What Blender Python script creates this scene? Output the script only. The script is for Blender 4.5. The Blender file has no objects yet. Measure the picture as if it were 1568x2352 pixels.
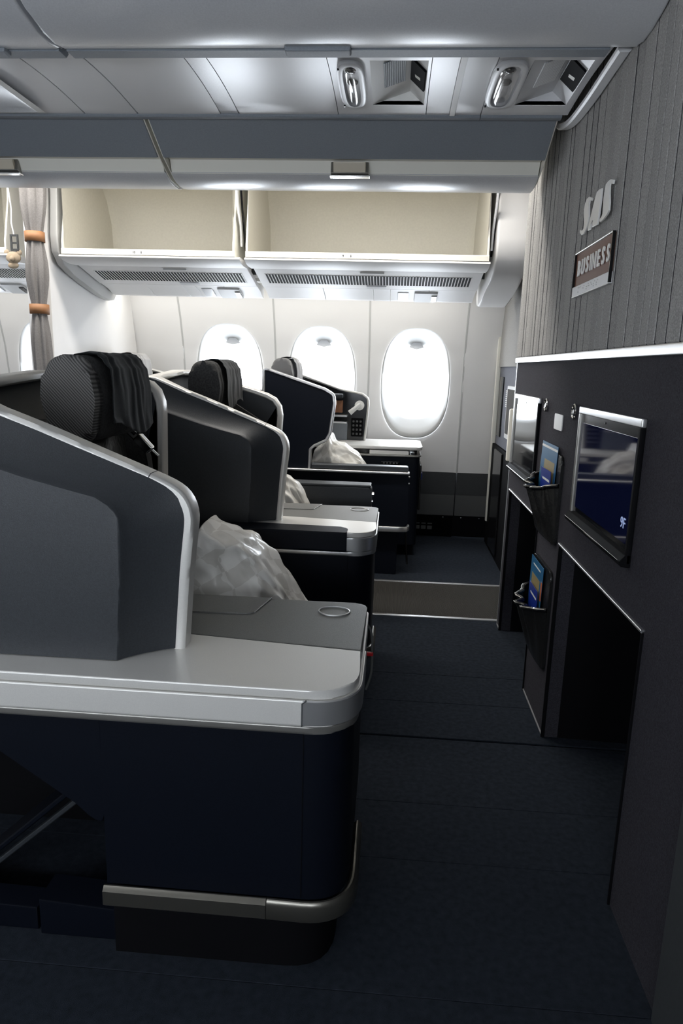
import bpy, bmesh, math, random
from mathutils import Vector, Matrix
random.seed(7)
S = bpy.context.scene
COL = S.collection

# ------------------------------------------------------------------ camera
cam_d = bpy.data.cameras.new('camera'); cam_d.sensor_width = 36.0; cam_d.lens = 24.0; cam_d.sensor_fit = 'AUTO'
cam_d.clip_start = 0.05
cam = bpy.data.objects.new('camera', cam_d); COL.objects.link(cam)
R_ = Vector((0.99675767, 0.07543774, 0.02798751)); U_ = Vector((-0.04291921, 0.20426063, 0.97797522)); F_ = Vector((-0.0680595, 0.9760055, -0.20683608))
m = Matrix((R_, U_, -F_)).transposed().to_4x4(); m.translation = Vector((0, 0, 1.2))
cam.matrix_world = m
S.camera = cam

# ------------------------------------------------------------------ world, light, exposure
S.view_settings.view_transform = 'Standard'; S.view_settings.look = 'None'
S.view_settings.gamma = 1.0; S.view_settings.use_curve_mapping = False
S.view_settings.exposure = 1.0
W = bpy.data.worlds.new('sky'); S.world = W; W.use_nodes = True
bg = W.node_tree.nodes['Background']; bg.inputs[0].default_value = (0.87, 0.93, 1.0, 1); bg.inputs[1].default_value = 8.5

def area(name, loc, rot, sx, sy, power, color=(1, 1, 1), portal=False):
    l = bpy.data.lights.new(name, 'AREA'); l.shape = 'RECTANGLE'; l.size = sx; l.size_y = sy; l.energy = power; l.color = color
    o = bpy.data.objects.new(name, l); COL.objects.link(o); o.location = loc; o.rotation_euler = rot
    if portal: l.cycles.is_portal = True
    return o
WINX = [0.149, -0.503, -1.155, -2.459, -3.111]      # window pitch of the far side
for x in WINX: area('window_portal', (x, 5.0, 1.10), (-math.pi/2, 0, 0), 0.46, 0.6, 1, portal=True)
NWX = [0.10, -0.552, -1.204, -1.856, -2.508, -3.16]
for x in NWX[0:5]: area('window_portal', (x, -0.92, 1.10), (math.pi/2, 0, 0), 0.46, 0.6, 1, portal=True)
# cabin light: wash strip in the slot between window-side bins and sidewall, and the far aisle ceiling strip
area('sidewall_wash_light', (-0.72, 4.46, 1.70), (math.radians(12), 0, 0), 2.3, 0.06, 4.2, (1.0, 0.97, 0.90))
area('sidewall_wash_light', (-2.8, 4.46, 1.70), (math.radians(12), 0, 0), 1.6, 0.06, 2.0, (1.0, 0.97, 0.90))
area('aisle_light_and_fill', (-1.2, 3.22, 2.30), (0, 0, 0), 3.2, 0.18, 22, (1.0, 0.96, 0.90))
area('aisle_light_and_fill', (-2.2, 0.5, 2.30), (0, 0, 0), 2.2, 0.18, 4, (0.90, 0.95, 1.0))  # added fill, shifted left to brighten the near console band

# ------------------------------------------------------------------ materials
def mat(name, col, rough=0.5, metal=0.0, spec=0.5, noise=None, bump=None, sheen=0.0, coat=0.0, trans=0.0, emit=None):
    M = bpy.data.materials.new(name); M.use_nodes = True; nt = M.node_tree; b = nt.nodes['Principled BSDF']
    b.inputs['Base Color'].default_value = (*col, 1); b.inputs['Roughness'].default_value = rough; b.inputs['Metallic'].default_value = metal
    b.inputs['Specular IOR Level'].default_value = spec
    if sheen: b.inputs['Sheen Weight'].default_value = sheen
    if coat: b.inputs['Coat Weight'].default_value = coat; b.inputs['Coat Roughness'].default_value = 0.15
    if trans: b.inputs['Transmission Weight'].default_value = trans
    if emit: b.inputs['Emission Color'].default_value = (*emit[0], 1); b.inputs['Emission Strength'].default_value = emit[1]
    tc = nt.nodes.new('ShaderNodeTexCoord')
    if noise:
        sc, amt, det = noise
        n = nt.nodes.new('ShaderNodeTexNoise'); n.inputs['Scale'].default_value = sc; n.inputs['Detail'].default_value = det
        nt.links.new(tc.outputs['Object'], n.inputs['Vector'])
        r = nt.nodes.new('ShaderNodeMapRange'); r.inputs[1].default_value = 0.3; r.inputs[2].default_value = 0.7
        r.inputs[3].default_value = 1 - amt; r.inputs[4].default_value = 1 + amt
        nt.links.new(n.outputs['Fac'], r.inputs[0])
        mx = nt.nodes.new('ShaderNodeVectorMath'); mx.operation = 'SCALE'; mx.inputs[0].default_value = col
        nt.links.new(r.outputs[0], mx.inputs['Scale']); nt.links.new(mx.outputs[0], b.inputs['Base Color'])
    if bump:
        sc, st = bump
        n2 = nt.nodes.new('ShaderNodeTexNoise'); n2.inputs['Scale'].default_value = sc; n2.inputs['Detail'].default_value = 3
        nt.links.new(tc.outputs['Object'], n2.inputs['Vector'])
        bp = nt.nodes.new('ShaderNodeBump'); bp.inputs['Strength'].default_value = st; bp.inputs['Distance'].default_value = 0.004
        nt.links.new(n2.outputs['Fac'], bp.inputs['Height']); nt.links.new(bp.outputs[0], b.inputs['Normal'])
    return M

MT = dict(
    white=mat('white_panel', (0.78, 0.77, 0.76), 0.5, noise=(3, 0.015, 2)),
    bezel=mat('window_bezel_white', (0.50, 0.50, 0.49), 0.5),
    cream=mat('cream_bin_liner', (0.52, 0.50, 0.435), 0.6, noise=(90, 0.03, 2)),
    creamrim=mat('cream_rim', (0.84, 0.82, 0.74), 0.4),
    bingrey=mat('bin_grey', (0.66, 0.67, 0.69), 0.28, noise=(260, 0.05, 2)),
    bindark=mat('bin_slate', (0.25, 0.275, 0.305), 0.5, noise=(260, 0.06, 2)),
    psu=mat('service_panel_grey', (0.76, 0.76, 0.77), 0.3),
    psuw=mat('service_unit_white', (0.86, 0.85, 0.82), 0.4),
    greyd=mat('wainscot_grey', (0.045, 0.048, 0.05), 0.6, noise=(150, 0.1, 2)),
    greym=mat('wainscot_mid_grey', (0.11, 0.112, 0.11), 0.6),
    felt=mat('dark_felt', (0.042, 0.040, 0.048), 0.9, spec=0.15, noise=(330, 0.35, 3), bump=(420, 0.5)),
    felt2=mat('far_felt', (0.16, 0.165, 0.19), 0.85, spec=0.2, noise=(330, 0.2, 3)),
    slat=mat('grey_wool_slat', (0.36, 0.352, 0.338), 0.9, spec=0.15, noise=(260, 0.25, 3), bump=(350, 0.5)),
    slat2=mat('grey_wool_slat_dark', (0.325, 0.318, 0.307), 0.9, spec=0.15, noise=(260, 0.25, 3), bump=(350, 0.5)),
    alu=mat('satin_aluminium', (0.62, 0.62, 0.62), 0.34, 0.85),
    silver=mat('silver_paint', (0.73, 0.715, 0.68), 0.36, 0.3, noise=(500, 0.03, 2)),
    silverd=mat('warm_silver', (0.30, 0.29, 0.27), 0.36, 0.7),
    topdark=mat('grey_tray_plastic', (0.16, 0.16, 0.152), 0.45, noise=(420, 0.12, 2), bump=(600, 0.15)),
    shell=mat('charcoal_shell', (0.027, 0.031, 0.036), 0.46, noise=(300, 0.15, 2), bump=(500, 0.12)),
    body=mat('navy_black_body', (0.003, 0.0045, 0.009), 0.5, spec=0.15, noise=(300, 0.2, 2)),
    black=mat('matt_black', (0.004, 0.004, 0.005), 0.7, spec=0.1),
    gloss=mat('gloss_black', (0.006, 0.006, 0.007), 0.16),
    leather=mat('black_leather', (0.014, 0.014, 0.014), 0.24, bump=(90, 0.25)),
    fabric=mat('charcoal_fabric', (0.05, 0.05, 0.05), 0.9, spec=0.2, noise=(160, 0.3, 2), bump=(300, 0.4)),
    cloth=mat('black_cloth', (0.014, 0.016, 0.017), 0.85, spec=0.2, sheen=0.15, bump=(500, 0.25)),
    lightcloth=mat('light_grey_cloth', (0.36, 0.35, 0.34), 0.85, spec=0.2),
    curtain=mat('grey_curtain', (0.21, 0.20, 0.195), 0.9, spec=0.2, noise=(200, 0.12, 2)),
    tan=mat('tan_leather', (0.30, 0.14, 0.06), 0.6),
    copper=mat('brown_plaque', (0.16, 0.065, 0.038), 0.55),
    letter=mat('pale_letter', (0.88, 0.87, 0.84), 0.35),
    carpet=mat('navy_carpet', (0.020, 0.025, 0.034), 0.95, spec=0.1, noise=(60, 0.28, 8), bump=(800, 0.6)),
    mat_=mat('grey_mat', (0.045, 0.043, 0.039), 0.9, spec=0.2),
    blue=mat('blue_card', (0.02, 0.12, 0.25), 0.4), blue2=mat('navy_card', (0.012, 0.035, 0.28), 0.3), ochre=mat('ochre_print', (0.28, 0.22, 0.10), 0.5),
    orange=mat('orange_print', (0.5, 0.12, 0.03), 0.5),
    latchb=mat('latch_beige', (0.62, 0.56, 0.45), 0.35), lensd=mat('lamp_dark', (0.30, 0.30, 0.30), 0.2, 0.5),
    bump=mat('bumper_metal', (0.20, 0.19, 0.165), 0.3, 0.85),
    red=mat('red_button', (0.5, 0.01, 0.015), 0.35),
    chrome=mat('chrome', (0.75, 0.75, 0.75), 0.12, 1.0),
    print_=mat('dark_print', (0.06, 0.06, 0.06), 0.6),
    sign=mat('white_sign', (0.75, 0.75, 0.73), 0.5),
    bear=mat('plush_beige', (0.45, 0.36, 0.26), 0.95),
    screen=mat('screen_navy', (0.004, 0.005, 0.012), 0.05, spec=0.6, emit=((0.02, 0.035, 0.22), 0.02)),
    screen2=mat('screen_dark', (0.004, 0.005, 0.008), 0.05, spec=0.6),
    glyph=mat('screen_glyph', (0.05, 0.06, 0.1), 0.3, emit=((0.35, 0.45, 0.75), 0.35)),
    wood=mat('brown_wood', (0.30, 0.13, 0.06), 0.5),
)
def glassmat(name, tint=(1, 1, 1), mixv=0.12):
    M = bpy.data.materials.new(name); M.use_nodes = True; nt = M.node_tree; nt.nodes.clear()
    o = nt.nodes.new('ShaderNodeOutputMaterial'); t = nt.nodes.new('ShaderNodeBsdfTransparent'); g = nt.nodes.new('ShaderNodeBsdfGlossy'); x = nt.nodes.new('ShaderNodeMixShader')
    t.inputs[0].default_value = (*tint, 1); g.inputs['Roughness'].default_value = 0.05; x.inputs[0].default_value = mixv
    nt.links.new(t.outputs[0], x.inputs[1]); nt.links.new(g.outputs[0], x.inputs[2]); nt.links.new(x.outputs[0], o.inputs[0]); return M
MT['glass'] = glassmat('window_glass', (0.97, 0.98, 1.0), 0.06)
MT['lens'] = glassmat('lamp_lens', (0.75, 0.75, 0.75), 0.18)
# quilted bedding seen through its clear wrapper: pale checks under a glossy coat
def bedmat():
    M = mat('wrapped_bedding', (0.66, 0.64, 0.60), 0.55, coat=0.3, bump=(22, 0.3)); nt = M.node_tree; b = nt.nodes['Principled BSDF']
    tc = nt.nodes.new('ShaderNodeTexCoord'); mp = nt.nodes.new('ShaderNodeMapping'); mp.inputs['Rotation'].default_value = (0.5, 0.6, 0.5)
    c = nt.nodes.new('ShaderNodeTexChecker'); c.inputs['Scale'].default_value = 17
    c.inputs[1].default_value = (0.84, 0.82, 0.77, 1); c.inputs[2].default_value = (0.70, 0.675, 0.62, 1)
    nz = nt.nodes.new('ShaderNodeTexNoise'); nz.inputs['Scale'].default_value = 7; nz.inputs['Detail'].default_value = 3
    ad = nt.nodes.new('ShaderNodeMixRGB'); ad.blend_type = 'ADD'; ad.inputs[0].default_value = 0.09
    nt.links.new(tc.outputs['Object'], mp.inputs[0]); nt.links.new(tc.outputs['Object'], nz.inputs['Vector']); nt.links.new(mp.outputs[0], ad.inputs[1]); nt.links.new(nz.outputs['Color'], ad.inputs[2])
    nt.links.new(ad.outputs[0], c.inputs[0]); nt.links.new(c.outputs[0], b.inputs['Base Color']); return M
MT['bed'] = bedmat()
# ribbed rubber mat: fine ribs as relief
def ribmat():
    M = MT['mat_']; nt = M.node_tree; b = nt.nodes['Principled BSDF']; tc = nt.nodes.new('ShaderNodeTexCoord')
    w = nt.nodes.new('ShaderNodeTexWave'); w.inputs['Scale'].default_value = 60; w.bands_direction = 'X'
    bp = nt.nodes.new('ShaderNodeBump'); bp.inputs['Strength'].default_value = 0.7; bp.inputs['Distance'].default_value = 0.003
    nt.links.new(tc.outputs['Object'], w.inputs[0]); nt.links.new(w.outputs['Fac'], bp.inputs['Height']); nt.links.new(bp.outputs[0], b.inputs['Normal'])
    cr = nt.nodes.new('ShaderNodeMapRange'); cr.inputs[3].default_value = 0.6; cr.inputs[4].default_value = 1.3
    mx = nt.nodes.new('ShaderNodeVectorMath'); mx.operation = 'SCALE'; mx.inputs[0].default_value = (0.045, 0.043, 0.039)
    nt.links.new(w.outputs['Fac'], cr.inputs[0]); nt.links.new(cr.outputs[0], mx.inputs['Scale']); nt.links.new(mx.outputs[0], b.inputs['Base Color'])
ribmat()
# twill weave on the headrest side
def twill():
    M = mat('twill_weave', (0.05, 0.05, 0.05), 0.9, spec=0.2); nt = M.node_tree; b = nt.nodes['Principled BSDF']; tc = nt.nodes.new('ShaderNodeTexCoord')
    mp = nt.nodes.new('ShaderNodeMapping'); mp.inputs['Rotation'].default_value = (0.0, 0.75, 0.0)
    w = nt.nodes.new('ShaderNodeTexWave'); w.inputs['Scale'].default_value = 55; w.inputs['Distortion'].default_value = 0.4
    cr = nt.nodes.new('ShaderNodeMixRGB'); cr.inputs[1].default_value = (0.055, 0.054, 0.053, 1); cr.inputs[2].default_value = (0.19, 0.185, 0.178, 1)
    nt.links.new(tc.outputs['Object'], mp.inputs[0]); nt.links.new(mp.outputs[0], w.inputs[0]); nt.links.new(w.outputs['Fac'], cr.inputs[0]); nt.links.new(cr.outputs[0], b.inputs['Base Color'])
    bp = nt.nodes.new('ShaderNodeBump'); bp.inputs['Strength'].default_value = 0.5; bp.inputs['Distance'].default_value = 0.002
    nt.links.new(w.outputs['Fac'], bp.inputs['Height']); nt.links.new(bp.outputs[0], b.inputs['Normal']); return M
MT['twill'] = twill()

# ------------------------------------------------------------------ helpers
def mesh_of(bm, name, smooth=35):
    bmesh.ops.recalc_face_normals(bm, faces=bm.faces)
    me = bpy.data.meshes.new(name); bm.to_mesh(me); bm.free()
    if smooth:
        me.shade_smooth(); me.set_sharp_from_angle(angle=math.radians(smooth))
    return me
def obj(name, bm, material, parent=None, smooth=35):
    me = bm if isinstance(bm, bpy.types.Mesh) else mesh_of(bm, name, smooth)
    o = bpy.data.objects.new(name, me); COL.objects.link(o)
    if smooth and smooth <= 50 and len(me.polygons) > 8:
        md = o.modifiers.new('weighted_normals', 'WEIGHTED_NORMAL'); md.keep_sharp = True
    if material is not None and not me.materials: me.materials.append(MT[material] if isinstance(material, str) else material)
    if parent is not None:
        o.parent = parent
        p = parent
        off = Vector((0, 0, 0))
        while p is not None: off += p.location; p = p.parent
        o.location = -off
    return o
def thing(name, label, cat, loc=(0, 0, 0), group=None):
    o = bpy.data.objects.new(name, None); COL.objects.link(o); o.location = loc; o.empty_display_size = 0.1
    o['label'] = label; o['category'] = cat
    if group: o['group'] = group
    return o
def tag(o, label, cat, group=None):
    o['label'] = label; o['category'] = cat
    if group: o['group'] = group
    return o
def struct(name, bm, material, label=None, smooth=35):
    o = obj(name, bm, material, None, smooth); o['kind'] = 'structure'
    if label: o['label'] = label
    return o
def copy_tree(o, parent=None):
    c = o.copy(); COL.objects.link(c); c.parent = parent
    for ch in o.children: copy_tree(ch, c)
    return c
def B(): return bmesh.new()
def box(bm, x0, x1, y0, y1, z0, z1, bev=0.0, seg=2):
    t = bmesh.new()
    v = [t.verts.new((x, y, z)) for x in (x0, x1) for y in (y0, y1) for z in (z0, z1)]
    for f in ((0, 1, 3, 2), (4, 6, 7, 5), (0, 4, 5, 1), (2, 3, 7, 6), (0, 2, 6, 4), (1, 5, 7, 3)): t.faces.new([v[i] for i in f])
    if bev > 0: bmesh.ops.bevel(t, geom=list(t.edges), offset=bev, segments=seg, profile=0.5, affect='EDGES')
    merge(bm, t); return bm
def merge(bm, t):
    me = bpy.data.meshes.new('tmp'); t.to_mesh(me); t.free(); bm.from_mesh(me); bpy.data.meshes.remove(me)
def prism(bm, pts, axis, a, b, bev=0.0, seg=2):
    """closed 2-D outline extruded along an axis: 'x' pts are (y,z), 'y' pts (x,z), 'z' pts (x,y)"""
    def P(p, t): return {'x': (t, p[0], p[1]), 'y': (p[0], t, p[1]), 'z': (p[0], p[1], t)}[axis]
    t = bmesh.new(); n = len(pts)
    A = [t.verts.new(P(p, a)) for p in pts]; C = [t.verts.new(P(p, b)) for p in pts]
    fa = t.faces.new(A); fb = t.faces.new(C[::-1])
    for i in range(n): t.faces.new((A[i], C[i], C[(i+1) % n], A[(i+1) % n]))
    if bev > 0:
        es = [e for e in t.edges if (e in fa.edges) or (e in fb.edges)]
        bmesh.ops.bevel(t, geom=es, offset=bev, segments=seg, profile=0.5, affect='EDGES')
    bmesh.ops.triangulate(t, faces=[f for f in t.faces if len(f.verts) > 4])
    merge(bm, t); return bm
def fillet(pts, rad, seg=5):
    """round the corners of a closed 2-D outline; rad is one radius or one per corner"""
    out = []; n = len(pts)
    for i, p in enumerate(pts):
        r = rad[i] if isinstance(rad, (list, tuple)) else rad
        if r <= 0: out.append(p); continue
        a = Vector(pts[i-1]).to_2d(); b = Vector(p).to_2d(); c = Vector(pts[(i+1) % n]).to_2d()
        u = (a-b).normalized(); w = (c-b).normalized(); ang = u.angle(w)
        d = min(r/math.tan(ang/2), (a-b).length*0.49, (c-b).length*0.49)
        p0 = b+u*d; p1 = b+w*d
        for k in range(seg+1):
            t = k/seg; q = p0*(1-t)**2 + b*2*t*(1-t) + p1*t*t; out.append((q.x, q.y))
    return out
def spline(pts, n=8):
    """Catmull-Rom through 3-D points"""
    P = [Vector(p) for p in pts]; out = []
    for i in range(len(P)-1):
        a = P[max(i-1, 0)]; b = P[i]; c = P[i+1]; d = P[min(i+2, len(P)-1)]
        for k in range(n):
            t = k/n
            out.append(0.5*((2*b)+(c-a)*t+(2*a-5*b+4*c-d)*t*t+(3*b-a-3*c+d)*t**3))
    out.append(P[-1]); return out
def resample(pts, n):
    P = [Vector(p) for p in pts]; L = [0]
    for a, b in zip(P, P[1:]): L.append(L[-1]+(b-a).length)
    out = []; j = 0
    for i in range(n):
        s = L[-1]*i/(n-1)
        while j < len(L)-2 and L[j+1] < s: j += 1
        d = L[j+1]-L[j]; out.append(P[j].lerp(P[j+1], 0 if d == 0 else (s-L[j])/d))
    return out
def sweep(bm, path, sides, w, t, bev=0.003):
    """rectangular bar along a path; sides: one vector or one per point (width direction)"""
    P = [Vector(p) for p in path]; n = len(P); rings = []
    c = bev
    sec = [(-w/2, -t/2+c), (-w/2, t/2-c), (-w/2+c, t/2), (w/2-c, t/2), (w/2, t/2-c), (w/2, -t/2+c), (w/2-c, -t/2), (-w/2+c, -t/2)]
    for i in range(n):
        T = (P[min(i+1, n-1)]-P[max(i-1, 0)]).normalized()
        s = Vector(sides[i] if isinstance(sides, list) else sides); s = (s - T*s.dot(T)).normalized(); N = s.cross(T).normalized()
        rings.append([bm.verts.new(P[i]+s*a+N*b) for a, b in sec])
    for r, q in zip(rings, rings[1:]):
        for k in range(8): bm.faces.new((r[k], q[k], q[(k+1) % 8], r[(k+1) % 8]))
    bm.faces.new(rings[0][::-1]); bm.faces.new(rings[-1]); return bm
def tube(bm, path, r, seg=8, cap=True):
    P = [Vector(p) for p in path]; n = len(P); rings = []
    for i in range(n):
        T = (P[min(i+1, n-1)]-P[max(i-1, 0)]).normalized(); a = T.orthogonal().normalized() if i == 0 else (prev - T*prev.dot(T)).normalized()
        prev = a; b = T.cross(a); rr = r[i] if isinstance(r, list) else r
        rings.append([bm.verts.new(P[i]+(a*math.cos(2*math.pi*k/seg)+b*math.sin(2*math.pi*k/seg))*rr) for k in range(seg)])
    for q, w in zip(rings, rings[1:]):
        for k in range(seg): bm.faces.new((q[k], w[k], w[(k+1) % seg], q[(k+1) % seg]))
    if cap: bm.faces.new(rings[0][::-1]); bm.faces.new(rings[-1])
    return bm
def loft(bm, rings, closed=True, cap0=False, cap1=False):
    V = [[bm.verts.new(p) for p in r] for r in rings]; n = len(V[0])
    for a, b in zip(V, V[1:]):
        for k in range(n if closed else n-1): bm.faces.new((a[k], b[k], b[(k+1) % n], a[(k+1) % n]))
    if cap0: bm.faces.new(V[0][::-1])
    if cap1: bm.faces.new(V[-1])
    return bm
def grid(bm, fn, nu, nv):
    V = [[bm.verts.new(fn(i/(nu-1), j/(nv-1))) for j in range(nv)] for i in range(nu)]
    for i in range(nu-1):
        for j in range(nv-1): bm.faces.new((V[i][j], V[i+1][j], V[i+1][j+1], V[i][j+1]))
    return bm
def solidify(o, th):
    md = o.modifiers.new('thickness', 'SOLIDIFY'); md.thickness = th; md.offset = 0; return o
def text_mesh(txt, size, ext, offs=0.0, shear=0.0, sx=1.0, space=1.0):
    c = bpy.data.curves.new('t', 'FONT'); c.body = txt; c.size = size; c.extrude = ext; c.offset = offs; c.shear = shear
    c.align_x = 'CENTER'; c.align_y = 'CENTER'; c.space_character = space; c.resolution_u = 4
    o = bpy.data.objects.new('t', c); COL.objects.link(o)
    dg = bpy.context.evaluated_depsgraph_get(); me = bpy.data.meshes.new_from_object(o.evaluated_get(dg))
    bpy.data.objects.remove(o); bpy.data.curves.remove(c)
    me.transform(Matrix.Diagonal((sx, 1, 1, 1))); return me
# text lying in a plane: local x -> direction u, local y -> direction v, at point p
def place_text(me, p, u, v):
    u = Vector(u); v = Vector(v); n = u.cross(v); M = Matrix((u, v, n)).transposed().to_4x4(); M.translation = Vector(p); me.transform(M); return me

# ------------------------------------------------------------------ setting: floor
XB = 0.55                                                   # plane of the centre bulkhead
fl = struct('floor', box(B(), -4.0, 1.4, -0.85, 5.1, -0.06, -0.012), 'black', 'dark cabin floor under navy carpet')
ys = [-0.85, 0.75, 1.12, 1.503, 1.735, 2.092, 2.342, 2.578, 3.222]
gap = {2.092: 0.006, 2.342: 0.0012, 2.578: 0.0012}
for a, b in zip(ys, ys[1:]):
    obj('carpet_panel', box(B(), -4.0, XB+0.62, a+gap.get(a, 0.0006), b-gap.get(b, 0.0006), -0.012, 0.0, 0.001, 1), 'carpet', fl)
obj('carpet_panel', box(B(), -4.0, 1.4, 3.80, 5.1, -0.012, 0.0), 'carpet', fl)
obj('aisle_mat', box(B(), -4.0, 1.4, 3.245, 3.785, -0.012, 0.001), 'mat_', fl)
for y in (3.234, 3.793): obj('edge_strip', box(B(), -4.0, 1.4, y-0.011, y+0.011, -0.012, 0.006, 0.003), 'alu', fl)

# ------------------------------------------------------------------ setting: centre bulkhead (right)
bw = B()
Y0, Y1 = -0.85, 3.175
F1 = (1.407, 2.147, 0.672); F2 = (2.487, 3.108, 0.680)
box(bw, XB, XB+0.05, Y0, Y1, 0.68, 2.36)
box(bw, XB, XB+0.05, Y0, F1[0], 0, 0.68); box(bw, XB, XB+0.05, F1[1], F2[0], 0, 0.68); box(bw, XB, XB+0.05, F2[1], Y1, 0, 0.68)
box(bw, XB, XB+0.05, F1[0], F1[1], 0.672, 0.68)
wr = struct('wall_right', bw, 'felt', 'dark felt covered bulkhead with two footwells', 0)
for (a, b, h) in (F1, F2):
    q = B(); x1 = XB+0.62
    for f in ([(XB+.05, a), (x1, a+.03), (x1, b-.03), (XB+.05, b)],):
        r0 = [(XB+.05, a, 0), (XB+.05, a, h), (XB+.05, b, h), (XB+.05, b, 0)]; r1 = [(x1, a+.03, 0), (x1, a+.03, h-.1), (x1, b-.03, h-.1), (x1, b-.03, 0)]
        loft(q, [r0, r1], False); v = [q.verts.new(p) for p in r1]; q.faces.new(v)
    obj('footwell_liner', q, 'black', wr, 0)
    obj('footwell_edge', sweep(B(), [(XB+0.001, a, 0.0), (XB+0.001, a, h-0.001)], (1, 0, 0), 0.012, 0.006, 0.001), 'black', wr)
    obj('footwell_edge', sweep(B(), [(XB+0.001, b, 0.0), (XB+0.001, b, h-0.001)], (1, 0, 0), 0.012, 0.006, 0.001), 'black', wr)
    obj('footwell_edge', sweep(B(), [(XB-0.001, a-.003, h), (XB-0.001, b+.003, h)], (1, 0, 0), 0.014, 0.007, 0.0015), 'alu', wr)
obj('base_trim', sweep(B(), [(XB, F1[1], 0.006), (XB, F2[0], 0.006)], (1, 0, 0), 0.008, 0.006, 0.001), 'alu', wr)
obj('base_trim', sweep(B(), [(XB, F2[1], 0.006), (XB, Y1, 0.006)], (1, 0, 0), 0.008, 0.006, 0.001), 'alu', wr)
obj('end_strip', box(B(), XB-0.003, XB+0.053, Y1, Y1+0.008, 0, 2.36, 0.002), 'alu', wr)
obj('trim_rail', box(B(), XB-0.012, XB+0.0, Y0, Y1+0.004, 1.242, 1.266, 0.004), 'alu', wr)
# vertical wool slats above the rail, each its own board with a step to the next
y = Y1-0.004; k = 0
while y > 0.35:
    w = random.choice((0.046, 0.058, 0.066, 0.066, 0.072))
    d = random.choice((0.0095, 0.0105, 0.0115))
    z0 = 1.266
    obj('slat', box(B(), XB-d, XB, y-w+0.0045, y, z0, 2.36, 0.0025, 1), ('slat', 'slat2', 'slat')[k % 3], wr)
    obj('groove_shade', box(B(), XB-0.0095, XB, y-w, y-w+0.0045, z0, 2.36), 'felt', wr, 0)  # nearly flush dark strip painting the shade between slats
    y -= w; k += 1
# near post of the bulkhead
tr = struct('trim_1', box(B(), XB-0.012, XB+0.09, Y0, 1.117, 0, 1.24, 0.006), 'greyd', 'slightly lighter post at the near end of the bulkhead')

# far bulkhead across the aisle
fb = B(); box(fb, 0.72, 0.77, 3.95, 4.99, 0, 1.21); box(fb, 0.72, 0.77, 3.95, 4.99, 1.21, 2.36)
fw = struct('wall_front', box(B(), 0.72, 0.77, 3.95, 4.99, 0, 2.36), 'felt2', 'pale grey partition across the far aisle')
obj('upper_panel', box(B(), 0.708, 0.72, 3.95, 4.9, 1.235, 2.36), 'slat', fw)
obj('lower_panel', box(B(), 0.70, 0.72, 3.95, 4.86, 0.0, 0.72, 0.004), 'black', fw)
obj('door_frame', box(B(), 0.688, 0.70, 4.30, 4.62, 0.04, 0.70, 0.006), 'gloss', fw)
obj('corner_post', box(B(), 0.69, 0.72, 4.795, 4.83, 0.16, 1.62, 0.006), 'creamrim', fw)
obj('glossy_strip', box(B(), 0.709, 0.72, 4.60, 4.72, 0.78, 1.17, 0.003), 'gloss', fw)
obj('silver_edge', box(B(), 0.66, 0.72, 3.95, 3.975, 0.7, 1.0, 0.01), 'creamrim', fw)

# ------------------------------------------------------------------ setting: shell of the cabin
struct('ceiling', box(B(), -4.0, 1.4, -0.9, 5.1, 2.36, 2.42), 'white', 'pale cabin ceiling above the bins')
struct('wall_back', box(B(), -4.06, -4.0, -0.9, 5.1, -0.06, 2.42), 'white', 'pale end wall of the cabin')
struct('wall_end', box(B(), 1.4, 1.46, -0.9, 5.1, -0.06, 2.42), 'white', 'pale wall beyond the bulkheads')

def wall_y(z):                                              # sidewall profile of the far side
    pts = [(0.0, 4.95), (0.2, 4.90), (0.5, 4.885), (0.9, 4.875), (1.1, 4.865), (1.3, 4.835), (1.5, 4.775), (1.7, 4.69), (1.9, 4.57), (2.2, 4.35), (2.4, 4.2)]
    for (a, ya), (b, yb) in zip(pts, pts[1:]):
        if z <= b: t = (z-a)/(b-a); return ya+(yb-ya)*t
    return pts[-1][1]
def sell(cx, cz, a, b, n, e=2.5):
    out = []
    for k in range(n):
        t = 2*math.pi*k/n; c, s = math.cos(t), math.sin(t)
        out.append((cx+a*math.copysign(abs(c)**(2/e), c), cz+b*math.copysign(abs(s)**(2/e), s)))
    return out
NW = 64
def side_panel(cx, x0, x1, z0, z1, ywall, cz=1.10):
    bm = B(); hole = sell(cx, cz, 0.236, 0.372, NW)
    rect = []
    for k in range(NW):
        t = 2*math.pi*k/NW; c, s = math.cos(t), math.sin(t)
        f = min((x1-cx)/c if c > 1e-6 else ((x0-cx)/c if c < -1e-6 else 9e9), (z1-cz)/s if s > 1e-6 else ((z0-cz)/s if s < -1e-6 else 9e9))
        rect.append((cx+c*f, cz+s*f))
    for (X, Z) in ((x0, z0), (x1, z0), (x0, z1), (x1, z1)):  # snap to corners
        j = min(range(NW), key=lambda k: (rect[k][0]-X)**2+(rect[k][1]-Z)**2); rect[j] = (X, Z)
    rings = []
    for s in (0, .12, .25, .4, .6, .8, 1):
        rings.append([(h[0]+(r[0]-h[0])*s, ywall(h[1]+(r[1]-h[1])*s), h[1]+(r[1]-h[1])*s) for h, r in zip(hole, rect)])
    return loft(bm, rings)
def window_bezel(cx, ywall, sgn, cz=1.10):
    bm = B(); rings = []
    for a, b, d in ((0.238, 0.374, -0.004), (0.232, 0.366, -0.006), (0.222, 0.35, 0.006), (0.205, 0.315, 0.04), (0.192, 0.27, 0.075), (0.185, 0.245, 0.095), (0.183, 0.241, 0.125)):
        cc = cz + (0.0 if a > 0.23 else (0.012 if a > 0.2 else 0.018))
        p = sell(cx, cc, a, b, NW); t = min(1, max(0, (0.238-a)/0.05))
        rings.append([(x, (ywall(z)*(1-t)+ywall(cz)*t)+sgn*d, z) for x, z in p])
    return loft(bm, rings)
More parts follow.
